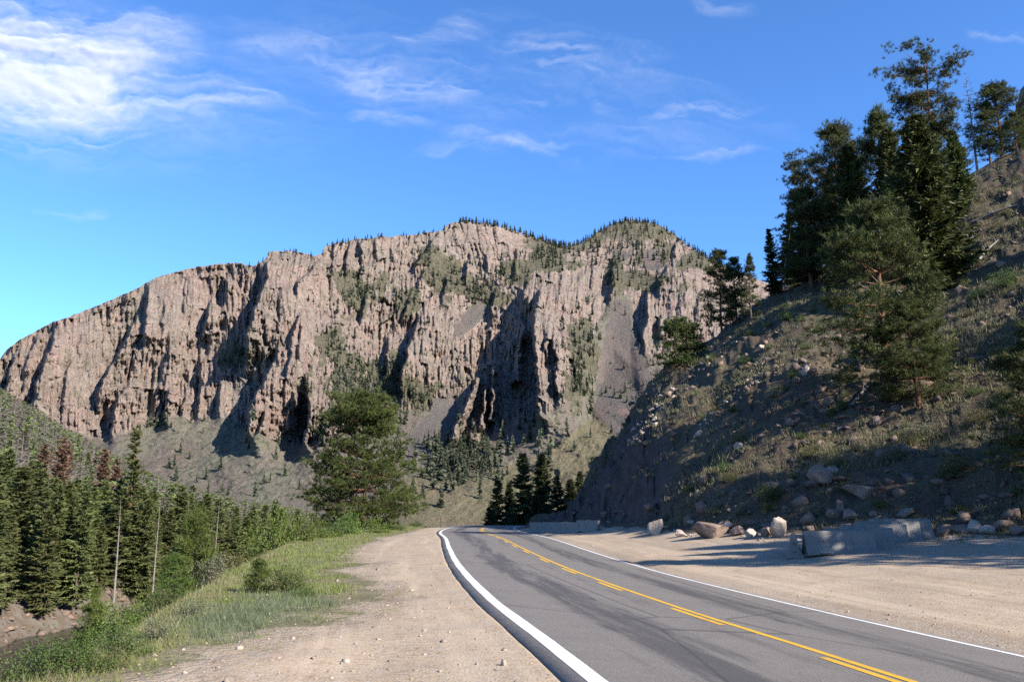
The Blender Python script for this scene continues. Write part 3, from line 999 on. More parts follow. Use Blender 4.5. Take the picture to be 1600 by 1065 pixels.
# ------------------------------------------------------------------ cirrus sheet, seven kilometres up
def build_clouds():
    H = 7000.0
    az = np.radians(np.linspace(-48, 48, 620))
    el = np.radians(np.linspace(9, 46, 280))
    A, E = np.meshgrid(az, el)
    # bearing in photograph units, so that the banks can be noted down from the photograph
    dx, dy, dz = np.cos(E) * np.sin(A), np.cos(E) * np.cos(A), np.sin(E)
    dep = dy * CP + dz * SP
    U = CX + FPX * dx / dep
    V = CY - FPX * (dz * CP - dy * SP) / dep
    wu = U + 46 * fbm(U / 120.0, V / 70.0, 201, 4) + 10 * fbm(U / 26.0, V / 14.0, 202, 3)
    wv = V + 26 * fbm(U / 130.0, V / 80.0, 203, 4) + 6 * fbm(U / 30.0, V / 16.0, 204, 3)
    banks = [(60, 110, 270, 135, 6, 1.3), (290, 160, 190, 34, 3, 0.75), (-250, 150, 240, 120, 0, 0.9), (120, 205, 220, 40, -6, 0.55), (250, 60, 120, 50, 20, 0.45),
             (620, 130, 140, 50, 14, 0.62), (460, 75, 110, 26, -4, 0.42), (690, 55, 130, 26, -18, 0.36), (620, 188, 80, 16, 10, 0.5),
             (870, 85, 95, 36, 18, 0.58), (800, 228, 140, 16, -4, 0.52), (1075, 175, 110, 14, -12, 0.46), (1110, 238, 110, 9, -5, 0.46),
             (740, 210, 60, 18, 8, 0.40), (850, 160, 65, 10, -4, 0.44), (120, 325, 60, 8, 4, 0.36), (1570, 56, 80, 12, 3, 0.42), (935, 155, 45, 28, 55, 0.28), (560, 100, 180, 40, 8, 0.35),
             (1900, 150, 220, 60, 10, 0.6), (1300, -250, 300, 80, -12, 0.6), (500, -300, 380, 120, 6, 0.7), (1120, 15, 60, 10, 10, 0.3), (620, 120, 330, 95, 12, 0.22), (930, 110, 280, 80, 10, 0.20), (1000, 215, 300, 45, -4, 0.18), (180, 150, 420, 150, 4, 0.30)]
    m = np.zeros_like(U)
    for bx, by, hw, hh, tl, am in banks:
        c, s = math.cos(R(tl)), math.sin(R(tl))
        p, q = (wu - bx) * c + (wv - by) * s, -(wu - bx) * s + (wv - by) * c
        m = np.maximum(m, am * sstep(1.25, 0.1, np.hypot(p / hw, q / hh)))
    n1 = fbm((wu + 0.6 * wv) / 130.0, (wv - 0.12 * wu) / 24.0, 211, 6, 0.58)
    n2 = fbm((wu + 0.8 * wv) / 60.0, (wv - 0.14 * wu) / 7.0, 213, 5, 0.6)
    n3 = fbm(U / 14.0, V / 6.0, 215, 3)
    thick = sstep(0.62, 1.05, m)
    d = m * (0.72 + (0.95 - 0.45 * thick) * n1 + (0.85 - 0.55 * thick) * n2 + 0.12 * n3)
    d = np.clip(d, 0, 1) * (0.8 + 0.15 * thick)
    d = np.clip((d - 0.02) / 0.98, 0, 1) ** 1.05
    d = np.clip(d, 0, 1) * (0.62 + 0.22 * thick)
    T = H / dz
    P = np.stack([dx * T, dy * T, np.full_like(dx, H) + 60 * n1], -1).reshape(-1, 3)
    f = grid_faces(*U.shape)
    df = d.ravel()
    keep = df[f].max(1) > 0.008
    f = f[keep]
    used, inv = np.unique(f.ravel(), return_inverse=True)
    m_, nt = material("cirrus")
    a = nt.attr('cover').outputs['Fac']
    tr = nt.n('ShaderNodeBsdfTransparent')
    tl = nt.n('ShaderNodeBsdfTranslucent')
    tl.inputs['Color'].default_value = rgb(0.93, 0.94, 0.96)
    df_ = nt.n('ShaderNodeBsdfDiffuse')
    df_.inputs['Color'].default_value = rgb(0.9, 0.9, 0.9)
    ad = nt.n('ShaderNodeMixShader')
    ad.inputs[0].default_value = 0.3
    nt.t.links.new(tl.outputs[0], ad.inputs[1])
    nt.t.links.new(df_.outputs[0], ad.inputs[2])
    mx = nt.n('ShaderNodeMixShader')
    nt.put(mx.inputs[0], a)
    nt.t.links.new(tr.outputs[0], mx.inputs[1])
    nt.t.links.new(ad.outputs[0], mx.inputs[2])
    nt.out(mx.outputs[0])
    me = mesh_np("clouds", P[used], inv.reshape(-1, 4), [m_], True, dict(cover=df[used]))
    o = obj("clouds", me)
    o['kind'] = 'stuff'
    o['label'] = "thin white wisps of cirrus high in the blue sky"


build_clouds()
# ================================================================== plants
RNG = np.random.default_rng(11)


def unit(v):
    return v / np.maximum(np.linalg.norm(v, axis=-1, keepdims=True), 1e-9)


def blades(base, d, L, w, rng):
    """one long triangle for each base point, direction, length and half width"""
    p = unit(np.cross(d, rng.normal(size=d.shape)))
    L = np.broadcast_to(np.asarray(L, float), (len(base),))[:, None]
    w = np.broadcast_to(np.asarray(w, float), (len(base),))[:, None]
    return np.stack([base - p * w, base + p * w, base + d * L], 1).reshape(-1, 3)


def leaflets(base, d, L, w, rng):
    """lens-shaped leaf of two triangles"""
    p = unit(np.cross(d, rng.normal(size=d.shape)))
    L = np.broadcast_to(np.asarray(L, float), (len(base),))[:, None]
    w = np.broadcast_to(np.asarray(w, float), (len(base),))[:, None]
    m = base + d * L * 0.5
    t = base + d * L
    return np.stack([base, m - p * w, t, base, t, m + p * w], 1).reshape(-1, 3)


def tube(pts, rad, sides=5):
    pts = np.asarray(pts, float)
    n = len(pts)
    T = unit(np.gradient(pts, axis=0))
    ref = np.where(np.abs(T[:, 2:3]) > 0.9, np.array([[1.0, 0, 0]]), np.array([[0, 0, 1.0]]))
    A = unit(np.cross(T, ref))
    B = np.cross(T, A)
    th = np.arange(sides) * 2 * math.pi / sides
    V = pts[:, None] + np.asarray(rad)[:, None, None] * (np.cos(th)[None, :, None] * A[:, None] + np.sin(th)[None, :, None] * B[:, None])
    f = grid_faces(n, sides, True)
    return V.reshape(-1, 3), f


def join_quads(parts):
    vs, fs, k = [], [], 0
    for v, f in parts:
        vs.append(v)
        fs.append(f + k)
        k += len(v)
    return np.concatenate(vs), np.concatenate(fs)


def tri_mesh(name, tris, mat):
    return mesh_np(name, tris, np.arange(len(tris)).reshape(-1, 3), [mat])


def foliage_material(name, a, b, trans=0.25, dead=None, scale=1.3):
    m, nt = material(name)
    tc = nt.n('ShaderNodeTexCoord').outputs['Object']
    oi = nt.n('ShaderNodeObjectInfo')
    rnd = oi.outputs['Random']
    n = nt.noise(tc, scale, 2, 0.6)
    c = nt.mix(nt.ramp(n, 0.35, 0.68), rgb(*a), rgb(*b))
    if dead:
        n2 = nt.noise(tc, 0.9, 1)
        c = nt.mix(nt.math('MULTIPLY', nt.ramp(n2, 0.58, 0.7), 0.7), c, rgb(*dead))
    hs = nt.n('ShaderNodeHueSaturation')
    nt.put(hs.inputs['Color'], c)
    nt.put(hs.inputs['Hue'], nt.math('ADD', 0.482, nt.math('MULTIPLY', rnd, 0.036)))
    nt.put(hs.inputs['Value'], nt.math('ADD', 0.78, nt.math('MULTIPLY', rnd, 0.42)))
    c = hs.outputs[0]
    d = nt.principled(c, 0.62, None, 0.25)
    if trans:
        t = nt.n('ShaderNodeBsdfTranslucent')
        nt.put(t.inputs['Color'], c)
        mx = nt.n('ShaderNodeMixShader')
        mx.inputs[0].default_value = trans
        nt.t.links.new(d, mx.inputs[1])
        nt.t.links.new(t.outputs[0], mx.inputs[2])
        d = mx.outputs[0]
    nt.out(d)
    return m


def bark_material(name, a, b):
    m, nt = material(name)
    tc = nt.n('ShaderNodeTexCoord').outputs['Object']
    st = nt.vmath('MULTIPLY', tc, (1.0, 1.0, 0.25))
    n = nt.noise(st, 14.0, 4, 0.65)
    c = nt.mix(nt.ramp(n, 0.35, 0.65), rgb(*a), rgb(*b))
    nt.out(nt.principled(c, 0.9, nt.bump(n, 0.8, 0.04), 0.15))
    return m


M_PINE = foliage_material("pine_needles", (0.050, 0.064, 0.014), (0.108, 0.126, 0.026), 0.15)
M_YOUNG = foliage_material("young_needles", (0.085, 0.120, 0.025), (0.150, 0.190, 0.044), 0.25)
M_HILLPINE = foliage_material("hill_pine_needles", (0.064, 0.082, 0.022), (0.115, 0.134, 0.034), 0.25)
M_SPRUCE = foliage_material("spruce_needles", (0.052, 0.066, 0.026), (0.086, 0.100, 0.036), 0.25, scale=0.8)
M_FIR = foliage_material("forest_needles", (0.140, 0.168, 0.056), (0.230, 0.255, 0.092), 0.35, scale=0.8)
M_FARTREE = foliage_material("distant_needles", (0.088, 0.104, 0.062), (0.135, 0.148, 0.088), 0.2, scale=0.3)  # lighter, greyer green: distance haze is put into the needle colour
M_RED = foliage_material("red_dead_needles", (0.18, 0.105, 0.068), (0.25, 0.155, 0.10), 0.2)
M_GREYTWIG = foliage_material("grey_twigs", (0.135, 0.115, 0.100), (0.20, 0.172, 0.150), 0.1)
M_BARK_RED = bark_material("pine_bark", (0.12, 0.060, 0.038), (0.22, 0.115, 0.072))
M_BARK = bark_material("conifer_bark", (0.11, 0.080, 0.060), (0.19, 0.145, 0.115))
M_BARK_GREY = bark_material("weathered_wood", (0.19, 0.17, 0.15), (0.31, 0.28, 0.255))
M_WILLOW = foliage_material("willow_leaves", (0.115, 0.175, 0.030), (0.19, 0.255, 0.055), 0.35)
M_SHRUB = foliage_material("shrub_leaves", (0.070, 0.115, 0.026), (0.115, 0.165, 0.040), 0.3)
M_SAGE = foliage_material("sage_leaves", (0.150, 0.165, 0.095), (0.235, 0.235, 0.135), 0.25)
M_OLIVE = foliage_material("olive_leaves", (0.115, 0.120, 0.035), (0.175, 0.170, 0.055), 0.25)
M_STEM = bark_material("shrub_stems", (0.13, 0.095, 0.07), (0.20, 0.16, 0.12))


def spruce(seed, h, rad, levels=34, per=6, k=9, power=0.8, base=0.05, sparse=0.0, tw=1.0, droop=0.35):
    rng = np.random.default_rng(seed)
    lean = rng.normal(0, 0.012, 2) * h
    zt = np.linspace(0, 1, 9)
    tp = np.c_[lean[0] * zt**1.5, lean[1] * zt**1.5, h * zt]
    r0 = 0.012 * h + 0.04
    parts = [tube(np.vstack([[tp[0] - [0, 0, 0.5]], tp]), np.r_[r0 * 1.25, r0 * (1 - zt * 0.96)], 6)]
    z, az, L, el = [], [], [], []
    for i in range(levels):
        t = base + (1 - base) * (i + 0.5 * rng.random()) / levels
        whorl = (0.78 + 0.4 * rng.random())
        for j in range(per):
            if rng.random() < sparse:
                continue
            z.append(t + rng.normal(0, 0.006))
            az.append(rng.random() * 6.283)
            L.append((rad * (1 - t) ** power * whorl * (0.62 + 0.5 * rng.random()) + 0.12 * (rad / 2.5)) * min(1.0, 0.55 + (t - base) * 6))
            el.append(-droop + 0.75 * t + rng.normal(0, 0.09))
    z, az, L, el = map(np.array, (z, az, L, el))
    z = np.clip(z, base * 0.8, 0.985)
    o = np.c_[lean[0] * z**1.5, lean[1] * z**1.5, z * h]
    d = np.c_[np.cos(az) * np.cos(el), np.sin(az) * np.cos(el), np.sin(el)]
    sd = np.c_[-np.sin(az), np.cos(az), 0 * az]
    n = len(z)
    s = (np.arange(k) + 0.6)[None] / k * np.ones((n, 1)) + rng.normal(0, 0.03, (n, k))
    up = np.array([0, 0, 1.0])
    P = o[:, None] + d[:, None] * (s * L[:, None])[..., None] + up * (0.16 * L[:, None] * s**2.2)[..., None]
    tl = (0.34 * L[:, None] * (1.08 - s) + 0.20 * tw * (rad / 2.5) ** 0.4)
    out = []
    for sgn in (-1, 1, 0):
        q = d[:, None] * 0.75 + sgn * sd[:, None] * rng.uniform(0.5, 1.0, (n, k, 1)) + rng.normal(0, 0.22, (n, k, 3)) - up * 0.10
        if sgn == 0:
            q = d[:, None] * 0.9 + rng.normal(0, 0.45, (n, k, 3)) - up * 0.25
        q = unit(q)
        out.append(blades(P.reshape(-1, 3), q.reshape(-1, 3), (tl * rng.uniform(0.7, 1.25, (n, k))).ravel(), (0.15 * tl + 0.028 * tw).ravel(), rng))
    # leader
    tipb = np.repeat(np.array([[lean[0], lean[1], h * 0.97]]), 14, 0) + np.c_[np.zeros((14, 2)), rng.uniform(-0.05, 0.03, 14) * h]
    q = unit(np.c_[rng.normal(0, 0.5, (14, 2)), np.full(14, 0.9)])
    out.append(blades(tipb, q, 0.028 * h, 0.006 * h, rng))
    for i in range(0, n, 3):
        e = o[i] + d[i] * L[i] * 0.8 + up * 0.09 * L[i]
        parts.append(tube([o[i], (o[i] + e) / 2 - up * 0.01, e], [0.018 * tw + 0.006 * L[i], 0.012 * tw, 0.004], 3))
    return join_quads(parts), np.concatenate(out)


def pine(seed, h, rad, prof, nb=80, k=14, m=8, nl=0.30, nw=0.030, base=0.12, up0=-0.1, up1=0.75, lean=(0, 0), whorls=18, pad=0.45, sway=0.03, trunk_r=None, top_gap=0.0):
    rng = np.random.default_rng(seed)
    zt = np.linspace(0, 1, 12)
    ph = rng.random(2) * 6

    def axis(t):
        t = np.asarray(t)
        return np.c_[lean[0] * t**1.6 + sway * h * np.sin(3.2 * t + ph[0]) * t, lean[1] * t**1.6 + sway * h * np.sin(2.7 * t + ph[1]) * t, h * t]
    r0 = trunk_r or (0.017 * h + 0.03)
    tp = axis(zt)
    parts = [tube(np.vstack([[tp[0] - [0, 0, 0.6]], tp]), np.r_[r0 * 1.3, r0 * (1 - 0.93 * zt)], 7)]
    wl = np.sort(base + (1 - base) * (np.arange(whorls) + rng.uniform(-0.3, 0.3, whorls)) / whorls)
    t = np.clip(wl[rng.integers(0, whorls, nb)] + rng.normal(0, 0.006, nb), base * 0.8, 0.985)
    pz, pr = zip(*prof)
    az = rng.random(nb) * 6.283
    L = rad * np.interp(t, pz, pr) * rng.uniform(0.62, 1.12, nb)
    el = up0 + (up1 - up0) * t**1.3 + rng.normal(0, 0.12, nb)
    o = axis(t)
    d = np.c_[np.cos(az) * np.cos(el), np.sin(az) * np.cos(el), np.sin(el)]
    sd = np.c_[-np.sin(az), np.cos(az), 0 * az]
    up = np.array([0, 0, 1.0])
    nodes = max(3, k // 4)
    sn = np.sqrt(rng.random((nb, nodes))) * 0.66 + 0.36
    lat = rng.normal(0, 0.22, (nb, nodes)) * (0.3 + sn)
    Q = o[:, None] + d[:, None] * (sn * L[:, None])[..., None] + sd[:, None] * (lat * L[:, None])[..., None] + up * ((0.15 * sn**2 * L[:, None]) + rng.normal(0, 0.05, (nb, nodes)) * np.sqrt(L[:, None]))[..., None]
    per = 6
    C = np.repeat(Q.reshape(-1, 3), per, 0)
    N = len(C)
    C = C + rng.normal(0, 1, (N, 3)) * np.array([0.85, 0.85, 0.30]) * nl * pad / 0.45
    D = unit(np.repeat(d[:, None], nodes * per, 1).reshape(-1, 3) * 0.45 + up * 0.55 + rng.normal(0, 0.2, (N, 3)))
    Cr = np.repeat(C, m, 0) + rng.normal(0, nl * 0.16, (N * m, 3))
    q = unit(np.repeat(D, m, 0) * 0.7 + rng.normal(0, 0.6, (N * m, 3)))
    tris = [blades(Cr, q, nl * rng.uniform(0.6, 1.1, N * m), nw, rng)]
    top = axis(np.full(40, 0.985)) + rng.normal(0, 0.02 * h, (40, 3)) * [1, 1, 0.7]
    Cr = np.repeat(top, m, 0) + rng.normal(0, nl * 0.2, (40 * m, 3))
    tris.append(blades(Cr, unit(rng.normal(0, 0.6, (40 * m, 3)) + up * 0.5), nl, nw, rng))
    for i in range(nb):
        e = o[i] + d[i] * L[i] * 0.92 + up * 0.11 * L[i]
        mid = o[i] + d[i] * L[i] * 0.5 + up * 0.02 * L[i]
        parts.append(tube([o[i], mid, e], [0.02 + 0.010 * L[i], 0.012 + 0.005 * L[i], 0.006], 3))
    return join_quads(parts), np.concatenate(tris)


def dead_tree(seed, h, rad, levels=26, per=4, twigs=5, base=0.15, lean=0.02):
    rng = np.random.default_rng(seed)
    zt = np.linspace(0, 1, 8)
    ln = rng.normal(0, lean, 2) * h
    tp = np.c_[ln[0] * zt**1.4, ln[1] * zt**1.4, h * zt]
    r0 = 0.011 * h + 0.03
    parts = [tube(np.vstack([[tp[0] - [0, 0, 0.4]], tp]), np.r_[r0 * 1.2, r0 * (1 - 0.95 * zt)], 5)]
    tris = []
    for i in range(levels):
        t = base + (1 - base) * (i + rng.random()) / levels
        for j in range(per):
            a = rng.random() * 6.283
            L = (rad * (1 - t) ** 0.8 + 0.12) * rng.uniform(0.4, 1.1)
            e = 0.1 + rng.normal(0, 0.25)
            d = np.array([math.cos(a) * math.cos(e), math.sin(a) * math.cos(e), math.sin(e)])
            o = np.array([ln[0] * t**1.4, ln[1] * t**1.4, t * h])
            tris.append(blades(o[None], d[None], L, 0.022 + 0.012 * L, rng))
            if twigs:
                s = rng.uniform(0.3, 1, twigs)
                q = unit(d[None] * 0.7 + rng.normal(0, 0.55, (twigs, 3)))
                tris.append(blades(o + d * (s * L)[:, None], q, 0.33 * L + 0.1, 0.016, rng))
    return join_quads(parts), np.concatenate(tris)


def shrub(seed, w, h, n=700, leaf=0.075, stems=14, tight=0.75):
    rng = np.random.default_rng(seed)
    tips = unit(rng.normal(size=(stems * 3, 3)) * [1, 1, 0.8] + [0, 0, 0.55])
    tips[:, 2] = np.abs(tips[:, 2])
    ln = rng.uniform(0.6, 1.05, len(tips))
    tips = tips * ln[:, None] * [w / 2, w / 2, h]
    i = rng.integers(0, len(tips), n)
    s = rng.random(n) ** 0.45
    P = tips[i] * s[:, None] + rng.normal(0, 0.085 * tight, (n, 3)) * [w, w, h]
    P[:, 2] = np.abs(P[:, 2])
    d = unit(tips[i] * 0.5 / max(w, h) + rng.normal(0, 0.5, (n, 3)) + [0, 0, 0.35])
    tris = leaflets(P, d, leaf * rng.uniform(0.7, 1.4, n), leaf * 0.28, rng)
    parts = []
    for q in tips[::2]:
        parts.append(tube([[0, 0, -0.1], q * 0.5 + rng.normal(0, 0.03, 3) * w, q * 0.95], [0.012 + 0.008 * h, 0.01, 0.004], 3))
    return join_quads(parts), tris


PROTO = {}


def proto(key, geo, bark, leaf):
    (tv, tf), tris = geo
    PROTO[key] = (mesh_np(key + "_trunk", tv, tf, [bark], True), tri_mesh(key + "_crown", tris, leaf), float(tv[:, 2].max()))


def plant(key, name, label, cat, loc, h=None, rot=None, group=None, sxy=1.0, leafmat=None, parts=("trunk", "crown"), tilt=(0, 0)):
    tm, cm, h0 = PROTO[key]
    s = 1.0 if h is None else h / h0
    e = obj(name, None, None, loc, (tilt[0], tilt[1], RNG.random() * 6.283 if rot is None else rot), (s * sxy, s * sxy, s))
    e.empty_display_size = 0.3
    tag(e, label, cat, group)
    obj(parts[0], tm, e)
    c = obj(parts[1], cm, e)
    if leafmat is not None:
        c.material_slots[0].link = 'OBJECT'
        c.material_slots[0].material = leafmat
    return e


def root_at(px, py, ytop):
    """stand on the terrain under (px, py), as tall as needed to reach ytop"""
    p = hit(px, py)
    while p is None or p[1] > 150:
        py += 4
        p = hit(px, py)
    zt = float(at(px, ytop, p[1])[2])
    return (p[0], p[1], p[2] - 0.1), zt - p[2]


def root_Y(px, Y, ytop):
    x = float(at(px, 760, Y)[0])
    z = float(gz(x, Y)[0])
    return (x, Y, z - 0.1), float(at(px, ytop, Y)[2]) - z


# ---------------- the big roadside pine
PROF_BIG = [(0.0, 0.55), (0.06, 0.85), (0.16, 1.0), (0.3, 0.98), (0.42, 0.92), (0.55, 0.80), (0.68, 0.80), (0.8, 0.70), (0.9, 0.52), (1.0, 0.22)]
proto("roadside_pine", pine(5, 14.0, 6.3, PROF_BIG, nb=240, k=26, m=18, nl=0.34, nw=0.026, base=0.05, up0=-0.08, up1=0.65, whorls=11, pad=0.55), M_BARK_RED, M_PINE)
p_, h_ = root_at(566, 826, 606)
plant("roadside_pine", "pine_tree", "big rounded green pine standing alone beside the left edge of the road", "tree", p_, h_ - 0.3, rot=2.2)

# ---------------- trees on the right-hand hill
PROF_OPEN = [(0.0, 0.5), (0.15, 0.75), (0.3, 1.0), (0.5, 0.85), (0.7, 0.6), (0.85, 0.42), (1.0, 0.12)]
PROF_FLAT = [(0.0, 0.35), (0.3, 0.55), (0.45, 0.45), (0.6, 0.75), (0.75, 0.6), (0.86, 0.75), (0.93, 1.0), (1.0, 0.85)]
PROF_CONE = [(0.0, 0.8), (0.1, 1.0), (0.3, 0.9), (0.5, 0.72), (0.7, 0.48), (0.88, 0.22), (1.0, 0.05)]
PROF_WILD = [(0.0, 0.3), (0.2, 0.7), (0.4, 0.5), (0.55, 0.9), (0.7, 0.55), (0.85, 0.8), (1.0, 0.3)]
proto("hill_open", pine(21, 10.0, 3.4, PROF_OPEN, nb=115, k=20, m=16, nl=0.28, nw=0.016, base=0.12, whorls=12), M_BARK_RED, M_HILLPINE)
proto("hill_flat", pine(22, 18.0, 5.2, PROF_FLAT, nb=90, k=24, m=17, nl=0.40, nw=0.024, base=0.22, up0=-0.05, up1=0.25, whorls=10, pad=0.5), M_BARK_RED, M_HILLPINE)
proto("hill_dense", spruce(23, 15.0, 4.0, levels=46, per=8, k=11, power=0.62, base=0.03, tw=1.5, droop=0.2), M_BARK, M_HILLPINE)
proto("hill_cone", pine(24, 15.0, 3.3, PROF_CONE, nb=130, k=18, m=16, nl=0.32, nw=0.020, base=0.10, whorls=15), M_BARK, M_HILLPINE)
proto("hill_wild", pine(25, 13.0, 3.3, PROF_WILD, nb=90, k=18, m=15, nl=0.34, nw=0.020, base=0.2, whorls=13, sway=0.05, lean=(-1.6, 0)), M_BARK, M_HILLPINE)
proto("hill_spruce", spruce(26, 9.0, 1.7, levels=34, per=6, k=9, power=0.85, base=0.03, tw=1.2), M_BARK, M_SPRUCE)
proto("hill_low", pine(27, 4.6, 3.0, [(0, 0.9), (0.3, 1.0), (0.6, 0.8), (1, 0.45)], nb=90, k=16, m=9, nl=0.34, nw=0.036, base=0.06, up0=0.0, up1=0.5, whorls=10), M_BARK, M_HILLPINE)
proto("snag", dead_tree(28, 9.0, 1.3, levels=24, per=4, twigs=4), M_BARK_GREY, M_GREYTWIG)
proto("bare_snag", dead_tree(29, 8.0, 0.8, levels=8, per=2, twigs=2, base=0.3, lean=0.09), M_BARK_GREY, M_GREYTWIG)

HILL_TREES = [
    ("hill_flat", 1474, 335, 84, 1.0, 0.4, "tallest pine on the hill, flat layered crown against the sky"),
    ("snag", 1527, 232, 113, 0.9, 1.0, "grey leafless dead tree right of the flat-topped pine"),
    ("hill_open", 1566, 232, 132, 1.35, 2.0, "full green pine right of the grey dead tree on the skyline"),
    ("hill_open", 1590, 240, 176, 1.0, 4.0, "small pine cut by the picture's right border below the crag"),
    ("hill_dense", 1458, 455, 184, 1.0, 0.3, "broad dense fir below the flat-topped pine on the hill"),
    ("hill_dense", 1502, 330, 205, 0.8, 3.3, "dense fir standing behind and right of the broad dense fir"),
    ("hill_cone", 1384, 425, 172, 1.05, 1.4, "tall pointed pine just left of the broad dense fir"),
    ("hill_cone", 1420, 440, 262, 1.0, 5.1, "shorter pointed pine squeezed before the broad dense fir"),
    ("hill_open", 1324, 432, 196, 0.85, 2.7, "dark pine with rounded top, second from the leaning pine"),
    ("hill_wild", 1284, 430, 246, 1.0, 0.1, "crooked pine leaning left with open ragged top"),
    ("hill_cone", 1352, 432, 285, 0.95, 3.9, "dark pine filling the gap between two tall hill pines"),
    ("hill_dense", 1262, 440, 335, 1.1, 1.0, "dark squat fir below the crooked leaning pine"),
    ("hill_spruce", 1234, 446, 332, 1.3, 2.0, "dark spruce left of the squat fir on the hill's skyline"),
    ("hill_spruce", 1212, 455, 356, 1.1, 5.0, "slim dark spruce at the left end of the hilltop trees"),
    ("bare_snag", 1222, 440, 316, 1.0, 3.1, "thin bare leaning trunk beside the slim dark spruce"),
    ("hill_open", 1386, 625, 318, 1.05, 1.2, "large sunlit open-branched pine halfway down the hill"),
    ("hill_open", 1436, 640, 470, 1.2, 3.6, "smaller pine touching the large open pine's right side"),
    ("hill_open", 1128, 516, 391, 0.75, 0.0, "left tree of the three on the hill's lower skyline"),
    ("hill_open", 1152, 506, 402, 0.7, 4.4, "middle tree of the three on the hill's lower skyline"),
    ("hill_cone", 1174, 500, 395, 0.7, 2.4, "right slender tree of the three on the hill's lower skyline"),
    ("hill_low", 1062, 572, 502, 1.0, 0.9, "low dark spreading pine on the rocky nose of the hill"),
    ("hill_open", 1652, 765, 500, 1.15, 0.5, "dark pine whose branches enter at the picture's right border"),
    ("hill_dense", 1342, 436, 232, 0.85, 2.2, "narrow dense fir behind the rounded dark pine"),
    ("hill_dense", 1408, 432, 205, 0.8, 4.2, "narrow dense fir behind the tall pointed pine"),
    ("hill_open", 1268, 446, 296, 1.1, 5.2, "bushy dark pine under the crooked leaning pine's top"),
    ("hill_cone", 1304, 440, 270, 0.9, 3.0, "dark pine rising between the crooked pine and its rounded neighbour"),
    ("hill_cone", 1548, 236, 158, 0.9, 1.9, "small pine between the grey dead tree and the full skyline pine"),
    ("hill_spruce", 1300, 455, 380, 1.3, 0.7, "short dark spruce under the second skyline pine"),
]
for key, px, py, yt, sxy, rot, lab in HILL_TREES:
    p_, h_ = root_at(px, py, yt)
    e_ = plant(key, "dead_tree" if "snag" in key else ("spruce_tree" if "spruce" in key else ("fir_tree" if "dense" in key else "pine_tree")), lab, "tree", p_, h_, rot=rot, group="trees on the right-hand hill", sxy=sxy,
               tilt=(0, -0.16) if key == "bare_snag" else (0, 0))
# pines up the slope beyond the right border, which throw the long shadows over hill and gravel
for i, (x, y, h, key) in enumerate([(27.5, 15.5, 15, "hill_cone"), (30.5, 19, 13, "hill_cone"), (25.5, 20.5, 10.5, "hill_dense"), (42, 22, 14, "hill_cone"), (50, 30, 14, "hill_dense"), (60, 36, 15, "hill_open"), (70, 50, 16, "hill_cone"), (58, 14, 13, "hill_dense"), (38, 17, 13, "hill_cone"), (46, 36, 14, "hill_cone"), (56, 46, 14, "hill_dense"), (66, 24, 14, "hill_cone"), (35, 27, 12, "hill_open")]):
    plant(key, "pine_tree", "pine up the slope beyond the right border, casting its shadow down the hill", "tree", (x, y, float(gz(x, y)[0]) - 0.1), h, group="pines beyond the right border")

# ---------------- spruces behind the bend of the road
proto("bend_spruce", spruce(41, 9.0, 2.0, levels=40, per=7, k=10, power=0.75, base=0.03, tw=1.2), M_BARK, M_SPRUCE)
proto("bend_spruce_b", spruce(42, 8.0, 2.1, levels=34, per=6, k=10, power=0.8, base=0.03, tw=1.3, sparse=0.15), M_BARK, M_SPRUCE)
for key, px, Y, yt, sxy, lab in [("bend_spruce_b", 777, 126, 748, 1.1, "short spruce at the left end of the clump behind the bend"), ("bend_spruce", 797, 132, 752, 1.0, "second spruce from the left in the clump behind the bend"),
                                 ("bend_spruce_b", 818, 128, 706, 0.95, "tall spruce on the left of the two tallest behind the bend"), ("bend_spruce", 846, 126, 708, 1.05, "tall spruce on the right of the two tallest behind the bend"),
                                 ("bend_spruce_b", 871, 134, 742, 1.1, "spruce just right of the two tallest behind the bend"), ("bend_spruce", 892, 150, 748, 1.2, "spruce peeping over the barriers beside the hill's nose"),
                                 ("bend_spruce_b", 765, 120, 790, 1.6, "low bushy spruce at the very edge of the bend"), ("bend_spruce", 908, 170, 735, 0.9, "dark spruce showing just above the hill's nose"),
                                 ("bend_spruce_b", 928, 185, 712, 0.9, "farthest dark spruce showing above the hill's nose"), ("bend_spruce", 836, 116, 772, 1.5, "short full spruce before the two tallest behind the bend")]:
    p_, h_ = root_Y(px, Y, yt)
    plant(key, "spruce_tree", lab, "tree", p_, h_, group="spruces behind the bend", sxy=sxy)

# ---------------- forest across the river
for i in range(4):
    proto("forest_%d" % i, spruce(50 + i, 13.0, (2.3, 2.0, 2.6, 1.8)[i], levels=(34, 38, 32, 36)[i], per=6, k=9, power=(0.7, 0.6, 0.75, 0.55)[i], base=(0.05, 0.1, 0.04, 0.14)[i], sparse=(0.0, 0.1, 0.05, 0.25)[i], tw=1.25), M_BARK, M_FIR)
for i in range(3):
    proto("dead_%d" % i, dead_tree(60 + i, 11.0, (1.3, 1.0, 1.6)[i], levels=22, per=4, twigs=3), M_BARK_GREY, M_GREYTWIG)
proto("tall_spruce", spruce(57, 17.0, 1.9, levels=44, per=6, k=10, power=0.55, base=0.06, sparse=0.28, tw=1.3), M_BARK_RED, M_FIR)
FOREST_TOP = np.array([(-200, 640), (-60, 690), (0, 690), (50, 706), (100, 722), (135, 716), (170, 735), (200, 720), (240, 748), (290, 750), (320, 762), (360, 770), (400, 783), (430, 766), (480, 784), (520, 800)], float)


def pxx(X, Y, Z):
    dep = Y * CP + (Z - EYE) * SP
    return CX + FPX * X / dep, CY - FPX * ((Z - EYE) * CP - Y * SP) / dep


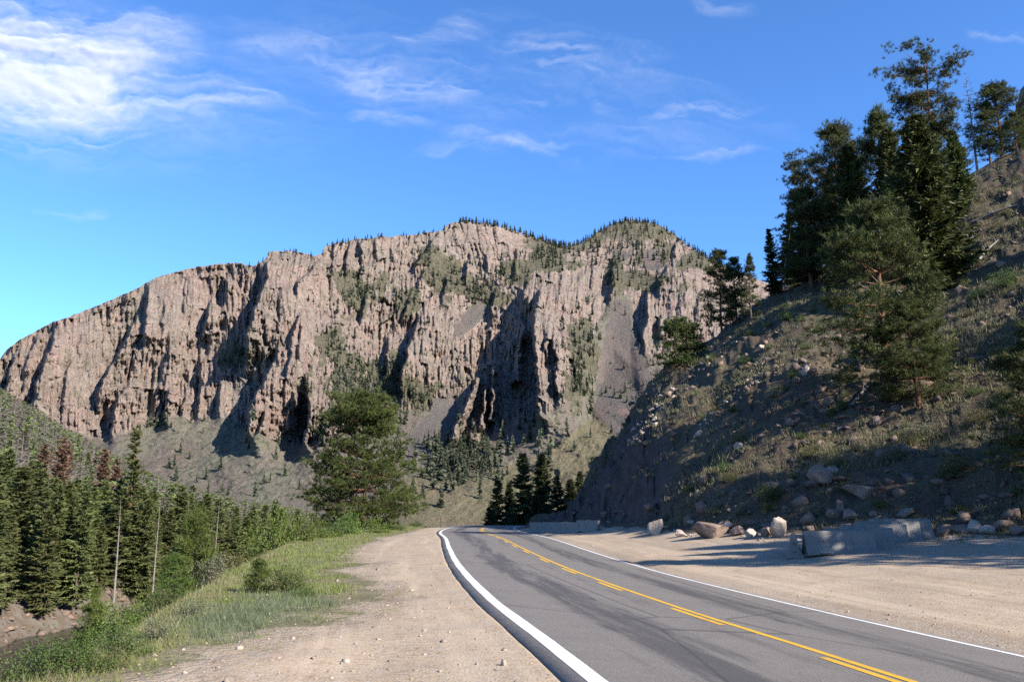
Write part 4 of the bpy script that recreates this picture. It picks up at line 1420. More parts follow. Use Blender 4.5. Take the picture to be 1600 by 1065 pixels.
def scatter(n, phi0, phi1, r0, r1, seed):
    rng = np.random.default_rng(seed)
    ph = np.radians(rng.uniform(phi0, phi1, n))
    r = np.sqrt(rng.uniform(r0**2, r1**2, n))
    X, Y = r * np.sin(ph), r * np.cos(ph)
    Z, d = ground_parts(X, Y)
    return X, Y, Z, d, rng


taken = []


def free(x, y, gap):
    for a, b in taken:
        if (a - x)**2 + (b - y)**2 < gap * gap:
            return False
    taken.append((x, y))
    return True


p_, h_ = root_Y(207, 92, 662)
taken.append(p_[:2])
plant("tall_spruce", "spruce_tree", "tallest narrow spruce of the forest, its trunk showing through thin branches", "tree", p_, h_, group="forest across the river")
p_, h_ = root_Y(252, 84, 775)
taken.append(p_[:2])
plant("bare_snag", "dead_tree", "pale grey bare trunk in front of the forest", "tree", p_, h_, sxy=0.7)
p_, h_ = root_Y(8, 72, 800)
taken.append(p_[:2])
plant("forest_3", "spruce_tree", "small thin tree with bare lower trunk at the water's edge", "tree", p_, h_)
for px, Y, yt, nm in [(90, 105, 682, "leftmost"), (98, 112, 690, "second"), (160, 112, 700, "third"), (182, 108, 715, "fourth"), (62, 118, 690, "")]:
    p_, h_ = root_Y(px, Y, yt)
    taken.append(p_[:2])
    plant("forest_%d" % (int(px) % 3), "spruce_tree", {"": "leftmost rust-red conifer above the green forest tops", "leftmost": "second rust-red conifer from the left above the forest tops", "second": "third rust-red conifer from the left above the forest tops", "third": "second rust-red conifer from the right above the forest tops", "fourth": "rightmost rust-red conifer, beside the tallest narrow spruce"}[nm], "tree", p_, h_, leafmat=M_RED, group="red-needled conifers")

ng = 0
X, Y, Z, d, rng = scatter(4200, -36, -12, 64, 190, 301)
order = np.argsort(np.hypot(X, Y))
for i in order:
    if ng >= 230 or d['dr'][i] < 1.5:
        continue
    px, py = pxx(X[i], Y[i], Z[i])
    if px < -70 or px > 500:
        continue
    allow = np.interp(px, FOREST_TOP[:, 0], FOREST_TOP[:, 1]) + rng.uniform(0, 34)
    hmax = float(at(px, allow, Y[i])[2]) - Z[i]
    if hmax < 4.0 or not free(X[i], Y[i], 2.3):
        continue
    h = min(hmax, rng.uniform(8.0, 16.0)) * rng.uniform(0.8, 1.0)
    dead = rng.random() < (0.10 if px < 330 else 0.4)
    if dead:
        plant("dead_%d" % rng.integers(3), "dead_tree", "grey dead conifer standing among the green forest across the river", "tree", (X[i], Y[i], Z[i] - 0.2), h, group="dead conifers in the green forest")
    else:
        plant("forest_%d" % rng.integers(4), "spruce_tree", "green conifer in the forest across the river", "tree", (X[i], Y[i], Z[i] - 0.2), h, group="forest across the river", sxy=rng.uniform(1.0, 1.75), tilt=(rng.normal(0, 0.02), rng.normal(0, 0.02)))
    ng += 1
nd = 0
DEADTRI = []
for i in range(4):
    r_ = np.random.default_rng(480 + i)
    n_ = 46
    t_ = r_.random(n_) * 0.8 + 0.18
    a_ = r_.random(n_) * 6.283
    L_ = 1.5 * (1 - t_) ** 0.7 + 0.25
    q_ = unit(np.c_[np.cos(a_), np.sin(a_), r_.normal(0.1, 0.35, n_)])
    DEADTRI.append(np.concatenate([blades(np.c_[0 * t_, 0 * t_, t_ * 10], q_, L_, 0.05 + 0.03 * L_, r_), blades(np.array([[0, 0, -0.5]] * 3), unit(np.array([[0, 0, 1.0]] * 3)), 10.0, 0.13, r_)]))
LIVETRI = [tiny_ for tiny_ in (spruce(490, 10.0, 1.8, levels=11, per=3, k=2, tw=3.0)[1], spruce(491, 10.0, 2.0, levels=10, per=3, k=2, tw=3.0)[1])]
mass_dead, mass_live = [], []
X, Y, Z, d, rng = scatter(9000, -36, -12, 105, 330, 305)
for i in range(len(X)):
    if d['dr'][i] < 8:
        continue
    px, py = pxx(X[i], Y[i], Z[i])
    if px < -80 or px > 500:
        continue
    allow = np.interp(px, HILL_TOP[:, 0], HILL_TOP[:, 1]) + rng.uniform(0, 10)
    hmax = float(at(px, allow, Y[i])[2]) - Z[i]
    if hmax < 2.5:
        continue
    h = min(hmax, rng.uniform(7, 12))
    tpx, tpy = pxx(X[i], Y[i], Z[i] + h)
    if tpy > np.interp(px, FOREST_TOP[:, 0], FOREST_TOP[:, 1]) + 25:
        continue
    u = rng.random()
    live = u < 0.14
    loc = (X[i], Y[i], Z[i] - 0.2)
    if nd < 300 and rng.random() < 0.22:
        if not free(X[i], Y[i], 1.6):
            continue
        nd += 1
        if live:
            plant("forest_%d" % rng.integers(4), "spruce_tree", "green conifer on the wooded slope of grey dead trees", "tree", loc, h, group="live conifers on the dead slope")
        elif u < 0.26:
            plant("forest_%d" % rng.integers(4), "spruce_tree", "rust-red conifer on the wooded slope of grey dead trees", "tree", loc, h, leafmat=M_RED, group="red conifers on the dead slope")
        else:
            plant("dead_%d" % rng.integers(3), "dead_tree", "grey dead conifer on the wooded slope below the cliff", "tree", loc, h, group="dead conifers on the slope", sxy=rng.uniform(1.2, 1.9))
    else:
        t = (LIVETRI[int(rng.integers(2))] if live else DEADTRI[int(rng.integers(4))]) * (h / 10.0)
        a_ = rng.random() * 6.283
        c_, s_ = math.cos(a_), math.sin(a_)
        (mass_live if live else mass_dead).append(np.c_[t[:, 0] * c_ - t[:, 1] * s_ + loc[0], t[:, 0] * s_ + t[:, 1] * c_ + loc[1], t[:, 2] + loc[2]])
tag(obj("dead_forest", tri_mesh("dead_forest", np.concatenate(mass_dead), M_GREYTWIG)), "hazy mass of grey leafless trees on the far wooded slope", None, None, 'stuff')
tag(obj("slope_forest", tri_mesh("slope_forest", np.concatenate(mass_live), M_FIR)), "green conifers mixed into the grey dead wood", None, None, 'stuff')
print("mass", len(mass_dead), len(mass_live))
print("forest", ng, nd)

# ---------------- trees on the mountain
def tiny(seed, h, r):
    rng = np.random.default_rng(seed)
    n = 70
    t = rng.random(n) ** 0.8 * 0.93 + 0.05
    a = rng.random(n) * 6.283
    L = r * (1 - t) ** 0.8 + 0.15
    d = np.c_[np.cos(a), np.sin(a), np.full(n, -0.25)]
    o = np.c_[np.zeros(n), np.zeros(n), t * h + 0.25 * L]
    T = blades(o, unit(d), L * rng.uniform(0.8, 1.3, n), 0.10 * h * (1 - t) + 0.25, rng)
    T2 = blades(np.array([[0, 0, h * 0.6]]), np.array([[0, 0, 1.0]]), h * 0.42, 0.3, rng)
    T3 = blades(np.array([[0, 0, -1.0], [0, 0, -1.0]]), np.array([[0, 0, 1.0]] * 2), h * 0.7, 0.28, rng)
    return np.concatenate([T, T2, T3])


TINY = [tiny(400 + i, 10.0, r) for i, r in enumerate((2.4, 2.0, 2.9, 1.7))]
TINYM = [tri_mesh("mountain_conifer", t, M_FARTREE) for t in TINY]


def mountain_trees():
    PX, PY, D, cliff, scree, green, MX, MY, MZ = MT
    rng = np.random.default_rng(77)
    cand = []
    # along the skyline
    for a, b, n, hh in ((440, 500, 9, 6), (505, 700, 42, 5.5), (715, 905, 130, 7.5), (905, 1130, 110, 7), (370, 420, 5, 5)):
        for x in rng.uniform(a, b, n):
            cand.append((x, NYM - 1 - int(rng.random() ** 2 * 4), hh, 'sky'))
    for gx, gy, gw, gh in GREEN:
        n = int(gw * gh / 38)
        for _ in range(n):
            q = rng.normal(0, 0.45, 2)
            cand.append((gx + q[0] * gw, gy + q[1] * gh, 8, 'patch'))
    for x in rng.uniform(640, 1000, 120):
        y = rng.uniform(640, 790) if x > 740 else rng.uniform(690, 790)
        if rng.random() < (0.75 if y - 640 > (x - 640) * 0.15 else 0.3) * (1.0 if x < 850 else 0.6) and y < 790 - (x - 640) * 0.20:
            cand.append((x, y, 12, 'foot'))
    for _ in range(85):
        cand.append((rng.normal(712, 42), rng.normal(722, 26), 11, 'foot'))
    for _ in range(60):
        cand.append((rng.uniform(190, 640), rng.uniform(655, 790), 9, 'foot'))
    for _ in range(160):
        cand.append((rng.uniform(840, 1040), rng.uniform(365, 400) + rng.uniform(0, 25), 9, 'patch'))
    for _ in range(330):
        cand.append((rng.uniform(480, 1120), rng.uniform(380, 640), 6, 'any'))
    for _ in range(900):
        cand.append((rng.uniform(490, 1110), rng.uniform(385, 650), 3.6, 'any'))
    for _ in range(260):
        cand.append((rng.uniform(60, 520), rng.uniform(500, 660), 3.0, 'any'))
    out = []
    for x, y, h, kind in cand:
        j = int(np.clip((x + 300) / 1630 * (NXM - 1), 0, NXM - 1))
        if kind == 'sky':
            i = int(y)
        else:
            i = int(np.argmin(np.abs(PY[:, j] - y)))
            if PY[NYM - 1, j] > y:
                continue
            if scree[i, j] > 0.5 and rng.random() < 0.85:
                continue
            if kind == 'any' and cliff[i, j] > 0.5 and green[i, j] < 0.1 and rng.random() < 0.6:
                continue
        hh = h * rng.uniform(0.65, 1.3)
        out.append((MX[i, j], MY[i, j], MZ[i, j] - 0.6, hh, kind))
    out.sort(key=lambda t: -(t[3] / t[1]) - (0.004 if t[4] in ('sky',) else 0))
    labs = {'sky': ("small dark conifer on the skyline of the cliff mountain", "conifers along the mountain's skyline"),
            'patch': ("small dark conifer on a ledge or gully of the cliffs", "conifers on the cliff ledges"),
            'any': ("small dark conifer on a ledge or gully of the cliffs", "conifers on the cliff ledges"),
            'foot': ("small conifer on the slope at the foot of the cliffs", "conifers at the foot of the cliffs")}
    rest = []
    for k, (x, y, z, hh, kind) in enumerate(out):
        q = int(rng.integers(4))
        a = rng.random() * 6.283
        if k < 300:
            o = obj("conifer_tree", TINYM[q], None, (x, y, z), (0, 0, a), hh / 10.0)
            tag(o, labs[kind][0], "tree", labs[kind][1])
        else:
            t = TINY[q] * (hh / 10.0)
            c, s = math.cos(a), math.sin(a)
            t = np.c_[t[:, 0] * c - t[:, 1] * s + x, t[:, 0] * s + t[:, 1] * c + y, t[:, 2] + z]
            rest.append(t)
    if rest:
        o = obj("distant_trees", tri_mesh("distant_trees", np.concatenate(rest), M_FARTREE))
        tag(o, "scattered small conifers dotting the far cliffs and slopes", None, None, 'stuff')
    print("mountain trees", len(out))


mountain_trees()
# ================================================================== rocks, grass, shrubs, barriers
def ico(sub):
    t = (1 + 5**0.5) / 2
    v = [(-1, t, 0), (1, t, 0), (-1, -t, 0), (1, -t, 0), (0, -1, t), (0, 1, t), (0, -1, -t), (0, 1, -t), (t, 0, -1), (t, 0, 1), (-t, 0, -1), (-t, 0, 1)]
    f = [(0, 11, 5), (0, 5, 1), (0, 1, 7), (0, 7, 10), (0, 10, 11), (1, 5, 9), (5, 11, 4), (11, 10, 2), (10, 7, 6), (7, 1, 8), (3, 9, 4), (3, 4, 2), (3, 2, 6), (3, 6, 8), (3, 8, 9), (4, 9, 5), (2, 4, 11), (6, 2, 10), (8, 6, 7), (9, 8, 1)]
    v = [np.array(p) / np.linalg.norm(p) for p in v]
    for _ in range(sub):
        mid, nf = {}, []

        def mp(a, b):
            k = (min(a, b), max(a, b))
            if k not in mid:
                q = v[a] + v[b]
                v.append(q / np.linalg.norm(q))
                mid[k] = len(v) - 1
            return mid[k]
        for a, b, c in f:
            x, y, z = mp(a, b), mp(b, c), mp(c, a)
            nf += [(a, x, z), (b, y, x), (c, z, y), (x, y, z)]
        f = nf
    return np.array(v), np.array(f)


ICO0, ICO2, ICO3 = ico(0), ico(2), ico(3)


def rock_geo(seed, cuts=14, sub=ICO3, rough=0.05):
    """a ball cut by random planes: flat broken faces with sharp edges"""
    rng = np.random.default_rng(seed)
    v, f = sub[0].copy(), sub[1]
    for _ in range(cuts):
        n = unit(rng.normal(size=3))
        dd = rng.uniform(0.34, 0.70)
        over = np.clip(v @ n - dd, 0, None)
        v = v - over[:, None] * n
    v = v + rough * unit(v) * (fbm(v[:, 0] * 3 + seed, v[:, 1] * 3 + v[:, 2] * 2.3, seed, 3))[:, None]
    v = v / np.abs(v).max(0)
    v[:, 2] = v[:, 2] * 0.5 + 0.5
    return v, f


def rock_material(name, a, b, c, dark):
    m, nt = material(name)
    tc = nt.n('ShaderNodeTexCoord').outputs['Object']
    g = nt.n('ShaderNodeNewGeometry')
    p = g.outputs['Position']
    isl = g.outputs['Random Per Island']
    n1 = nt.noise(p, 1.7, 5, 0.6)
    n2 = nt.noise(p, 9.0, 5, 0.7)
    col = nt.mix(nt.ramp(n1, 0.35, 0.65), rgb(*a), rgb(*b))
    col = nt.mix(nt.ramp(n2, 0.52, 0.72), col, rgb(*c))
    col = nt.mix(nt.math('MULTIPLY', nt.ramp(n2, 0.42, 0.28), 0.7), col, rgb(*dark))
    hs = nt.n('ShaderNodeHueSaturation')
    nt.put(hs.inputs['Color'], col)
    nt.put(hs.inputs['Value'], nt.math('ADD', 0.65, nt.math('MULTIPLY', isl, 0.7)))
    nt.put(hs.inputs['Saturation'], nt.math('ADD', 0.75, nt.math('MULTIPLY', isl, 0.4)))
    nt.out(nt.principled(hs.outputs[0], 0.92, nt.bump(n2, 0.8, 0.06), 0.2))
    return m


M_ROCK = rock_material("brown_rock", (0.20, 0.135, 0.105), (0.255, 0.185, 0.15), (0.32, 0.26, 0.22), (0.09, 0.06, 0.05))
M_PALEROCK = rock_material("pale_rock", (0.37, 0.29, 0.24), (0.42, 0.35, 0.30), (0.31, 0.25, 0.21), (0.19, 0.14, 0.115))
M_RUBBLE = rock_material("hill_rubble", (0.165, 0.115, 0.09), (0.215, 0.155, 0.125), (0.27, 0.22, 0.185), (0.09, 0.064, 0.053))
M_STONE = rock_material("gravel_stones", (0.36, 0.28, 0.21), (0.42, 0.34, 0.27), (0.48, 0.43, 0.38), (0.20, 0.15, 0.12))

ROCKS = [rock_geo(600 + i, 13 + i % 5, ICO3) for i in range(8)]
ROCKM = {}


def boulder(i, loc, size, rot, label, mat, group=None, name="boulder"):
    key = (i % 8, mat.name)
    if key not in ROCKM:
        ROCKM[key] = mesh_np("boulder", ROCKS[i % 8][0], ROCKS[i % 8][1], [mat], False)
    o = obj(name, ROCKM[key], None, (loc[0], loc[1], loc[2] - (0.2 if loc[2] < 1.2 else 0.5) * size[2]), rot, size)
    return tag(o, label, "rock", group)


BOULDERS = [
    (1030, 832, 17, 22, M_PALEROCK, "rounded pale boulder nearest the far row of barriers"),
    (1110, 840, 26, 33, M_ROCK, "largest reddish-brown boulder at the foot of the hill"),
    (1064, 838, 9, 11, M_PALEROCK, "small pale rock left of the largest reddish boulder"),
    (1150, 836, 13, 14, M_ROCK, "low brown rock right of the largest reddish boulder"),
    (1174, 839, 11, 18, M_PALEROCK, "pale wedge-shaped rock midway between the large boulder and the near barriers"),
    (1196, 837, 12, 16, M_ROCK, "dark brown rock left of the upright pale slab"),
    (1222, 838, 16, 30, M_PALEROCK, "upright pale slab of rock left of the near barriers"),
    (1135, 826, 10, 10, M_PALEROCK, "small pale rock resting behind the largest reddish boulder"),
    (1080, 820, 7, 8, M_PALEROCK, "small pale stone up the bank behind the largest boulder"),
    (1500, 832, 16, 18, M_ROCK, "brown rock just right of the near barriers"),
    (1524, 832, 14, 20, M_PALEROCK, "tan sunlit rock in the pile right of the near barriers"),
    (1548, 834, 14, 13, M_PALEROCK, "pale flat rock in the pile right of the near barriers"),
    (1570, 830, 22, 24, M_ROCK, "broad reddish rock in the pile right of the near barriers"),
    (1594, 836, 16, 18, M_ROCK, "dark rock in the pile at the picture's right border"),
    (1470, 838, 11, 16, M_ROCK, "dark round stone against the last near barrier"),
    (1276, 752, 27, 38, M_ROCK, "big brown outcrop low on the hill above the near barriers"),
    (1296, 740, 12, 18, M_PALEROCK, "orange-tan block on the right shoulder of the big brown outcrop"),
    (1345, 768, 36, 26, M_ROCK, "wide flat reddish outcrop right of the big brown outcrop"),
    (1258, 582, 9, 20, M_PALEROCK, "pale squared block standing midway up the hill"),
    (1156, 700, 10, 14, M_PALEROCK, "pinkish block in the shade of the lower hill"),
    (1092, 680, 9, 20, M_PALEROCK, "pale lump below the bare rocky edge of the hill"),
    (1480, 708, 10, 10, M_ROCK, "reddish stone beside the olive shrub on the hill"),
    (1498, 460, 14, 18, M_ROCK, "brown rock below the fallen logs high on the hill"),
    (1568, 415, 10, 14, M_ROCK, "reddish rock near the shrubs high on the hill"),
    (1440, 400, 16, 18, M_ROCK, "dark rock under the broad dense fir"),
    (1530, 560, 10, 10, M_ROCK, "brown stone on the bare slope right of the open pine"),
    (1332, 805, 14, 16, M_ROCK, "brown rock directly behind the near barriers"),
    (1312, 800, 8, 26, M_ROCK, "upright narrow rock behind the left near barrier"),
    (1420, 800, 18, 18, M_ROCK, "shaded rock behind the right near barriers"),
    (1190, 545, 9, 9, M_PALEROCK, "pale stone on the hill's skyline edge"),
]
for i, (px, py, hw, hh, mt, lab) in enumerate(BOULDERS):
    p = hit(px, py)
    s = p[1] / FPX
    boulder(i, p, (hw * s * 1.08, hw * s * 1.0, hh * s * 1.25), (RNG.normal(0, 0.12), RNG.normal(0, 0.12), RNG.random() * 6.28), lab, mt, "boulders on the hill and its foot")
# crag on the skyline at the right border
cx_, cy_ = float(at(1612, 160, 98)[0]), 98.0
cz_ = float(gz(cx_, cy_)[0])
ch_ = float(at(1606, 78, 98)[2]) - cz_
boulder(3, (cx_, cy_, cz_), (4.6, 4.0, 2.05 * ch_), (0.05, 0.03, 0.6), "dark red rock crag rising on the skyline at the right border", M_ROCK, None, "crag")
# bare rocky edges where stones catch the sun
rr = np.random.default_rng(91)
edge_lines = [[(985, 690), (1010, 660), (1040, 625), (1070, 590), (1105, 560), (1150, 532), (1200, 505)], [(1092, 670), (1120, 640), (1150, 610), (1180, 590), (1210, 560)]]
for line in edge_lines:
    L_ = np.array(line, float)
    for k in range(75 if line is edge_lines[0] else 40):
        u = rr.random() * (len(L_) - 1)
        j = int(u)
        q = L_[j] + (L_[j + 1] - L_[j]) * (u - j) + rr.normal(0, 6.5, 2)
        p = hit(*q)
        if p is None or p[1] > 120:
            continue
        s = p[1] / FPX * rr.uniform(1.5, 4.8)
        boulder(int(rr.integers(8)), (p[0], p[1], p[2] + 0.1 * s), (s * 1.2, s, s * 1.6), (rr.normal(0, 0.4), rr.normal(0, 0.4), rr.random() * 6.28), "broken pale rock along the bare edge of the hill", M_PALEROCK, "rocks along the bare edge of the hill", "rock")


def rock_mass(name, X, Y, Z, size, mat, label, seed, flat=0.7):
    rng = np.random.default_rng(seed)
    n = len(X)
    v, f = ICO0
    out = np.empty((n, len(v), 3))
    jit = 1 + rng.normal(0, 0.32, (n, len(v), 1))
    sc = size[:, None, None] * np.stack([rng.uniform(0.7, 1.4, n), rng.uniform(0.7, 1.3, n), rng.uniform(0.7, 1.5, n) * flat], -1)[:, None]
    P = v[None] * jit * sc
    a = rng.random(n) * 6.283
    c, s = np.cos(a)[:, None], np.sin(a)[:, None]
    out[..., 0] = P[..., 0] * c - P[..., 1] * s + X[:, None]
    out[..., 1] = P[..., 0] * s + P[..., 1] * c + Y[:, None]
    out[..., 2] = P[..., 2] + Z[:, None] + 0.15 * size[:, None]
    F = (f[None] + (np.arange(n) * len(v))[:, None, None]).reshape(-1, 3)
    o = obj(name, mesh_np(name, out.reshape(-1, 3), F, [mat]))
    return tag(o, label, None, None, 'stuff')


def polar(n, phi0, phi1, r0, r1, seed):
    """points spread evenly over what the eye sees: even in bearing and in the logarithm of distance"""
    rng = np.random.default_rng(seed)
    ph = np.radians(rng.uniform(phi0, phi1, n))
    r = np.exp(rng.uniform(math.log(r0), math.log(r1), n))
    X, Y = r * np.sin(ph), r * np.cos(ph)
    Z, d = ground_parts(X, Y)
    return X, Y, Z, d, rng


X, Y, Z, d, rng = polar(26000, 2, 37, 24, 112, 401)
patch = fbm(X * 0.10, Y * 0.10, 410, 4)
ok = (d['t'] > -0.0) & (d['t'] < 1.0) & (rng.random(len(X)) < 0.10 + 0.55 * np.clip(patch, 0, 1) + 0.4 * (d['t'] < 0.06))
X, Y, Z = X[ok], Y[ok], Z[ok]
sz = 0.05 + 0.34 * rng.random(len(X)) ** 5
rock_mass("rubble", X, Y, Z, sz, M_RUBBLE, "loose broken stones strewn over the right-hand hillside", 402)
# stones on the shoulders
X, Y, Z, d, rng = polar(9000, -34, 37, 6, 60, 403)
ok = (d['t'] < 0) & (d['dr'] < 0) & (((d['dl'] < -0.5) & (d['brow'] > 0.3)) | ((d['dl'] > ROAD_W + 0.6)))
near_toe = np.interp(d['phi'], TOE_PHI, TOE_R) - d['r']
pile = (d['dl'] > ROAD_W) & (near_toe < 4)
ok &= (rng.random(len(X)) < np.where(pile, 0.9, 0.35))
X, Y, Z, pile = X[ok], Y[ok], Z[ok], pile[ok]
sz = 0.008 + 0.020 * rng.random(len(X)) ** 2 + np.where(pile, 0.10 * rng.random(len(X)) ** 2, 0.035 * (rng.random(len(X)) > 0.97))
rock_mass("shoulder_stones", X, Y, Z, sz, M_STONE, "small loose stones scattered on the gravel shoulders", 404)


# stones of the far river bank
rng = np.random.default_rng(471)
Yb = rng.uniform(55, 110, 900)
Xb = river_x(Yb) - RIVER_HW - rng.uniform(-0.8, 4.5, 900) ** 1.0
rock_mass("bank_stones", Xb, Yb, gz(Xb, Yb), 0.06 + 0.32 * rng.random(900) ** 3, M_RUBBLE, "grey and brown stones along the far river bank", 472)


# ---------------- grass
def grass_material(name, a, b, tip):
    m, nt = material(name)
    g = nt.n('ShaderNodeNewGeometry')
    n = nt.noise(g.outputs['Position'], 0.6, 3)
    c = nt.mix(nt.ramp(n, 0.35, 0.65), rgb(*a), rgb(*b))
    c = nt.mix(nt.math('MULTIPLY', g.outputs['Random Per Island'], 0.6), c, rgb(*tip))
    t = nt.n('ShaderNodeBsdfTranslucent')
    nt.put(t.inputs['Color'], c)
    mx = nt.n('ShaderNodeMixShader')
    mx.inputs[0].default_value = 0.35
    nt.t.links.new(nt.principled(c, 0.7, None, 0.2), mx.inputs[1])
    nt.t.links.new(t.outputs[0], mx.inputs[2])
    nt.out(mx.outputs[0])
    return m


def grass(name, X, Y, Z, h, blades_n, mat, label, seed, spread=0.12, w=0.010, lean=0.45):
    rng = np.random.default_rng(seed)
    n = len(X)
    B = np.repeat(np.c_[X, Y, Z - 0.03], blades_n, 0)
    hh = np.repeat(h, blades_n) * rng.uniform(0.5, 1.15, n * blades_n)
    dist = np.repeat(np.hypot(X, Y), blades_n)
    B[:, :2] += rng.normal(0, spread, (n * blades_n, 2)) * np.clip(np.repeat(h, blades_n) / 0.3, 0.4, 1.6)[:, None]
    d = unit(np.c_[rng.normal(0, lean, (n * blades_n, 2)), np.ones(n * blades_n)])
    o = obj(name, tri_mesh(name, blades(B, d, hh, w * np.clip(dist / 22, 0.5, 2.4), rng), mat))
    return tag(o, label, None, None, 'stuff')


M_GRASS = grass_material("green_grass", (0.165, 0.235, 0.042), (0.235, 0.285, 0.078), (0.32, 0.31, 0.14))
M_BLUEGRASS = grass_material("blue_green_grass", (0.145, 0.195, 0.105), (0.185, 0.235, 0.135), (0.24, 0.25, 0.14))
M_DRYGRASS = grass_material("dry_grass", (0.29, 0.255, 0.135), (0.37, 0.325, 0.185), (0.21, 0.21, 0.09))
M_BUNCH = grass_material("bunch_grass", (0.145, 0.145, 0.07), (0.215, 0.20, 0.105), (0.30, 0.265, 0.165))

X, Y, Z, d, rng = polar(80000, -35, -1, 6.5, 115, 421)
gd, _ = polydist(X, Y, GRAVEL)
on = (d['brow'] > -2.0) & (gd < 0.5) & (d['dl'] < -0.8)
blue = sstep(1.0, 0.4, np.hypot((np.degrees(d['phi']) + 14.5) / 6.5, (d['r'] - 14.0) / 4.2) + 0.9 * fbm(X * 0.7, Y * 0.7, 425, 4))
dens = sstep(0.4, -0.8, gd + 0.9 * fbm(X * 0.6, Y * 0.6, 426, 3))
clump = 0.35 + 0.9 * vnoise(X * 0.9, Y * 0.9, 427)
u = rng.random(len(X))
gsel = on & (u < dens * clump * 0.75) & (0.75 * blue < rng.random(len(X)))
bsel = on & (u < dens * clump * 0.85) & (0.75 * blue >= rng.random(len(X)))
hh = 0.05 + 0.13 * rng.random(len(X)) * (0.4 + vnoise(X * 0.5, Y * 0.5, 428))
grass("green_grass", X[gsel], Y[gsel], Z[gsel], hh[gsel], 8, M_GRASS, "fresh green grass along the left verge of the road", 431)
grass("blue_green_grass", X[bsel], Y[bsel], Z[bsel], 0.08 + 0.13 * rng.random(int(bsel.sum())), 9, M_BLUEGRASS, "patch of blue-green grass at the edge of the gravel", 432)
# sprigs out on the gravel
X2, Y2, Z2, d2, rng = polar(5000, -32, -2, 8, 40, 433)
gd2, _ = polydist(X2, Y2, GRAVEL)
sp = (gd2 > 0) & (gd2 < 2.2) & (d2['dl'] < -1.0) & (fbm(X2 * 0.9, Y2 * 0.9, 434, 3) > 0.12)
grass("gravel_weeds", X2[sp], Y2[sp], Z2[sp], np.full(int(sp.sum()), 0.07), 7, M_GRASS, "low green weeds sprouting from the left gravel shoulder", 435, spread=0.10)
X, Y, Z, d, rng = polar(60000, -36, -4, 8, 90, 441)
bank = (d['brow'] < 0.5) & (d['dn'] > 0.5) & (Z > WATER_Z + 0.4)
ss = bank & (rng.random(len(X)) < 0.15 + 0.75 * vnoise(X * 0.5, Y * 0.5, 442) ** 2)
grass("dry_grass", X[ss], Y[ss], Z[ss], 0.05 + 0.18 * rng.random(int(ss.sum())) ** 1.5, 7, M_DRYGRASS, "straw-coloured grass and weeds down the left embankment", 443, spread=0.16)
X, Y, Z, d, rng = polar(70000, 2, 37, 24, 110, 451)
cl = fbm(X * 0.16, Y * 0.16, 452, 4)
ss = (d['t'] > -0.03) & (d['t'] < 1.0) & (rng.random(len(X)) < np.clip(0.24 + 0.95 * cl, 0.03, 0.75) * (1 - 0.85 * d['nose'] * (d['t'] < 0.75)))
grass("bunch_grass", X[ss], Y[ss], Z[ss], 0.16 + 0.36 * rng.random(int(ss.sum())) ** 1.5, 9, M_BUNCH, "tufts of pale bunch grass over the right-hand hillside", 453, spread=0.13, w=0.012)
X, Y, Z, d, rng = polar(9000, 14, 37, 20, 40, 455)
gap_ = np.interp(d['phi'], TOE_PHI, TOE_R) - d['r']
ss = (d['dl'] > ROAD_W + 2) & (gap_ > -0.5) & (gap_ < 3.8) & (rng.random(len(X)) < 0.5 * sstep(4, 0.5, gap_))
grass("toe_grass", X[ss], Y[ss], Z[ss], 0.10 + 0.2 * rng.random(int(ss.sum())), 7, M_BUNCH, "thin dry grass where the right-hand gravel meets the hill", 456)

# ---------------- shrubs
proto("willow", shrub(701, 2.4, 1.7, 2600, 0.09, 18), M_STEM, M_WILLOW)
proto("willow_b", shrub(702, 2.0, 2.0, 2400, 0.09, 16), M_STEM, M_WILLOW)
proto("bush", shrub(703, 1.5, 1.1, 3600, 0.048, 20), M_STEM, M_SHRUB)
proto("bush_b", shrub(704, 1.6, 0.9, 3200, 0.050, 18), M_STEM, M_SHRUB)
proto("sage", shrub(705, 1.2, 0.7, 2600, 0.045, 20), M_STEM, M_SAGE)
proto("olive", shrub(706, 1.8, 1.1, 3000, 0.052, 20, 1.0), M_STEM, M_OLIVE)
proto("young_pine", pine(707, 3.6, 1.2, [(0, 1.0), (0.3, 0.9), (0.6, 0.55), (0.85, 0.25), (1, 0.08)], nb=46, k=12, m=14, nl=0.26, nw=0.014, base=0.10, up0=0.25, up1=1.1, whorls=9), M_BARK, M_YOUNG)


def shrub_at(key, px, py, wpx, label, group, hfac=1.0, cat="shrub", name="shrub"):
    p = hit(px, py)
    if p is None:
        return
    s = wpx / FPX * p[1] / {"willow": 2.4, "willow_b": 2.0, "bush": 1.5, "bush_b": 1.6, "sage": 1.2, "olive": 1.8}[key]
    e = plant(key, name, label, cat, (p[0], p[1], p[2] - 0.05), None, group=group, parts=("stems", "foliage"))
    e.scale = (s, s, s * hfac)


def shrub_Y(key, px, Y, wpx, label, group, hfac=1.0):
    x = float(at(px, 800, Y)[0])
    s = wpx / FPX * Y / {"willow": 2.4, "willow_b": 2.0, "bush": 1.5, "bush_b": 1.6, "sage": 1.2, "olive": 1.8}[key]
    e = plant(key, "shrub", label, "shrub", (x, Y, float(gz(x, Y)[0]) - 0.05), None, group=group, parts=("stems", "foliage"))
    e.scale = (s, s, s * hfac)


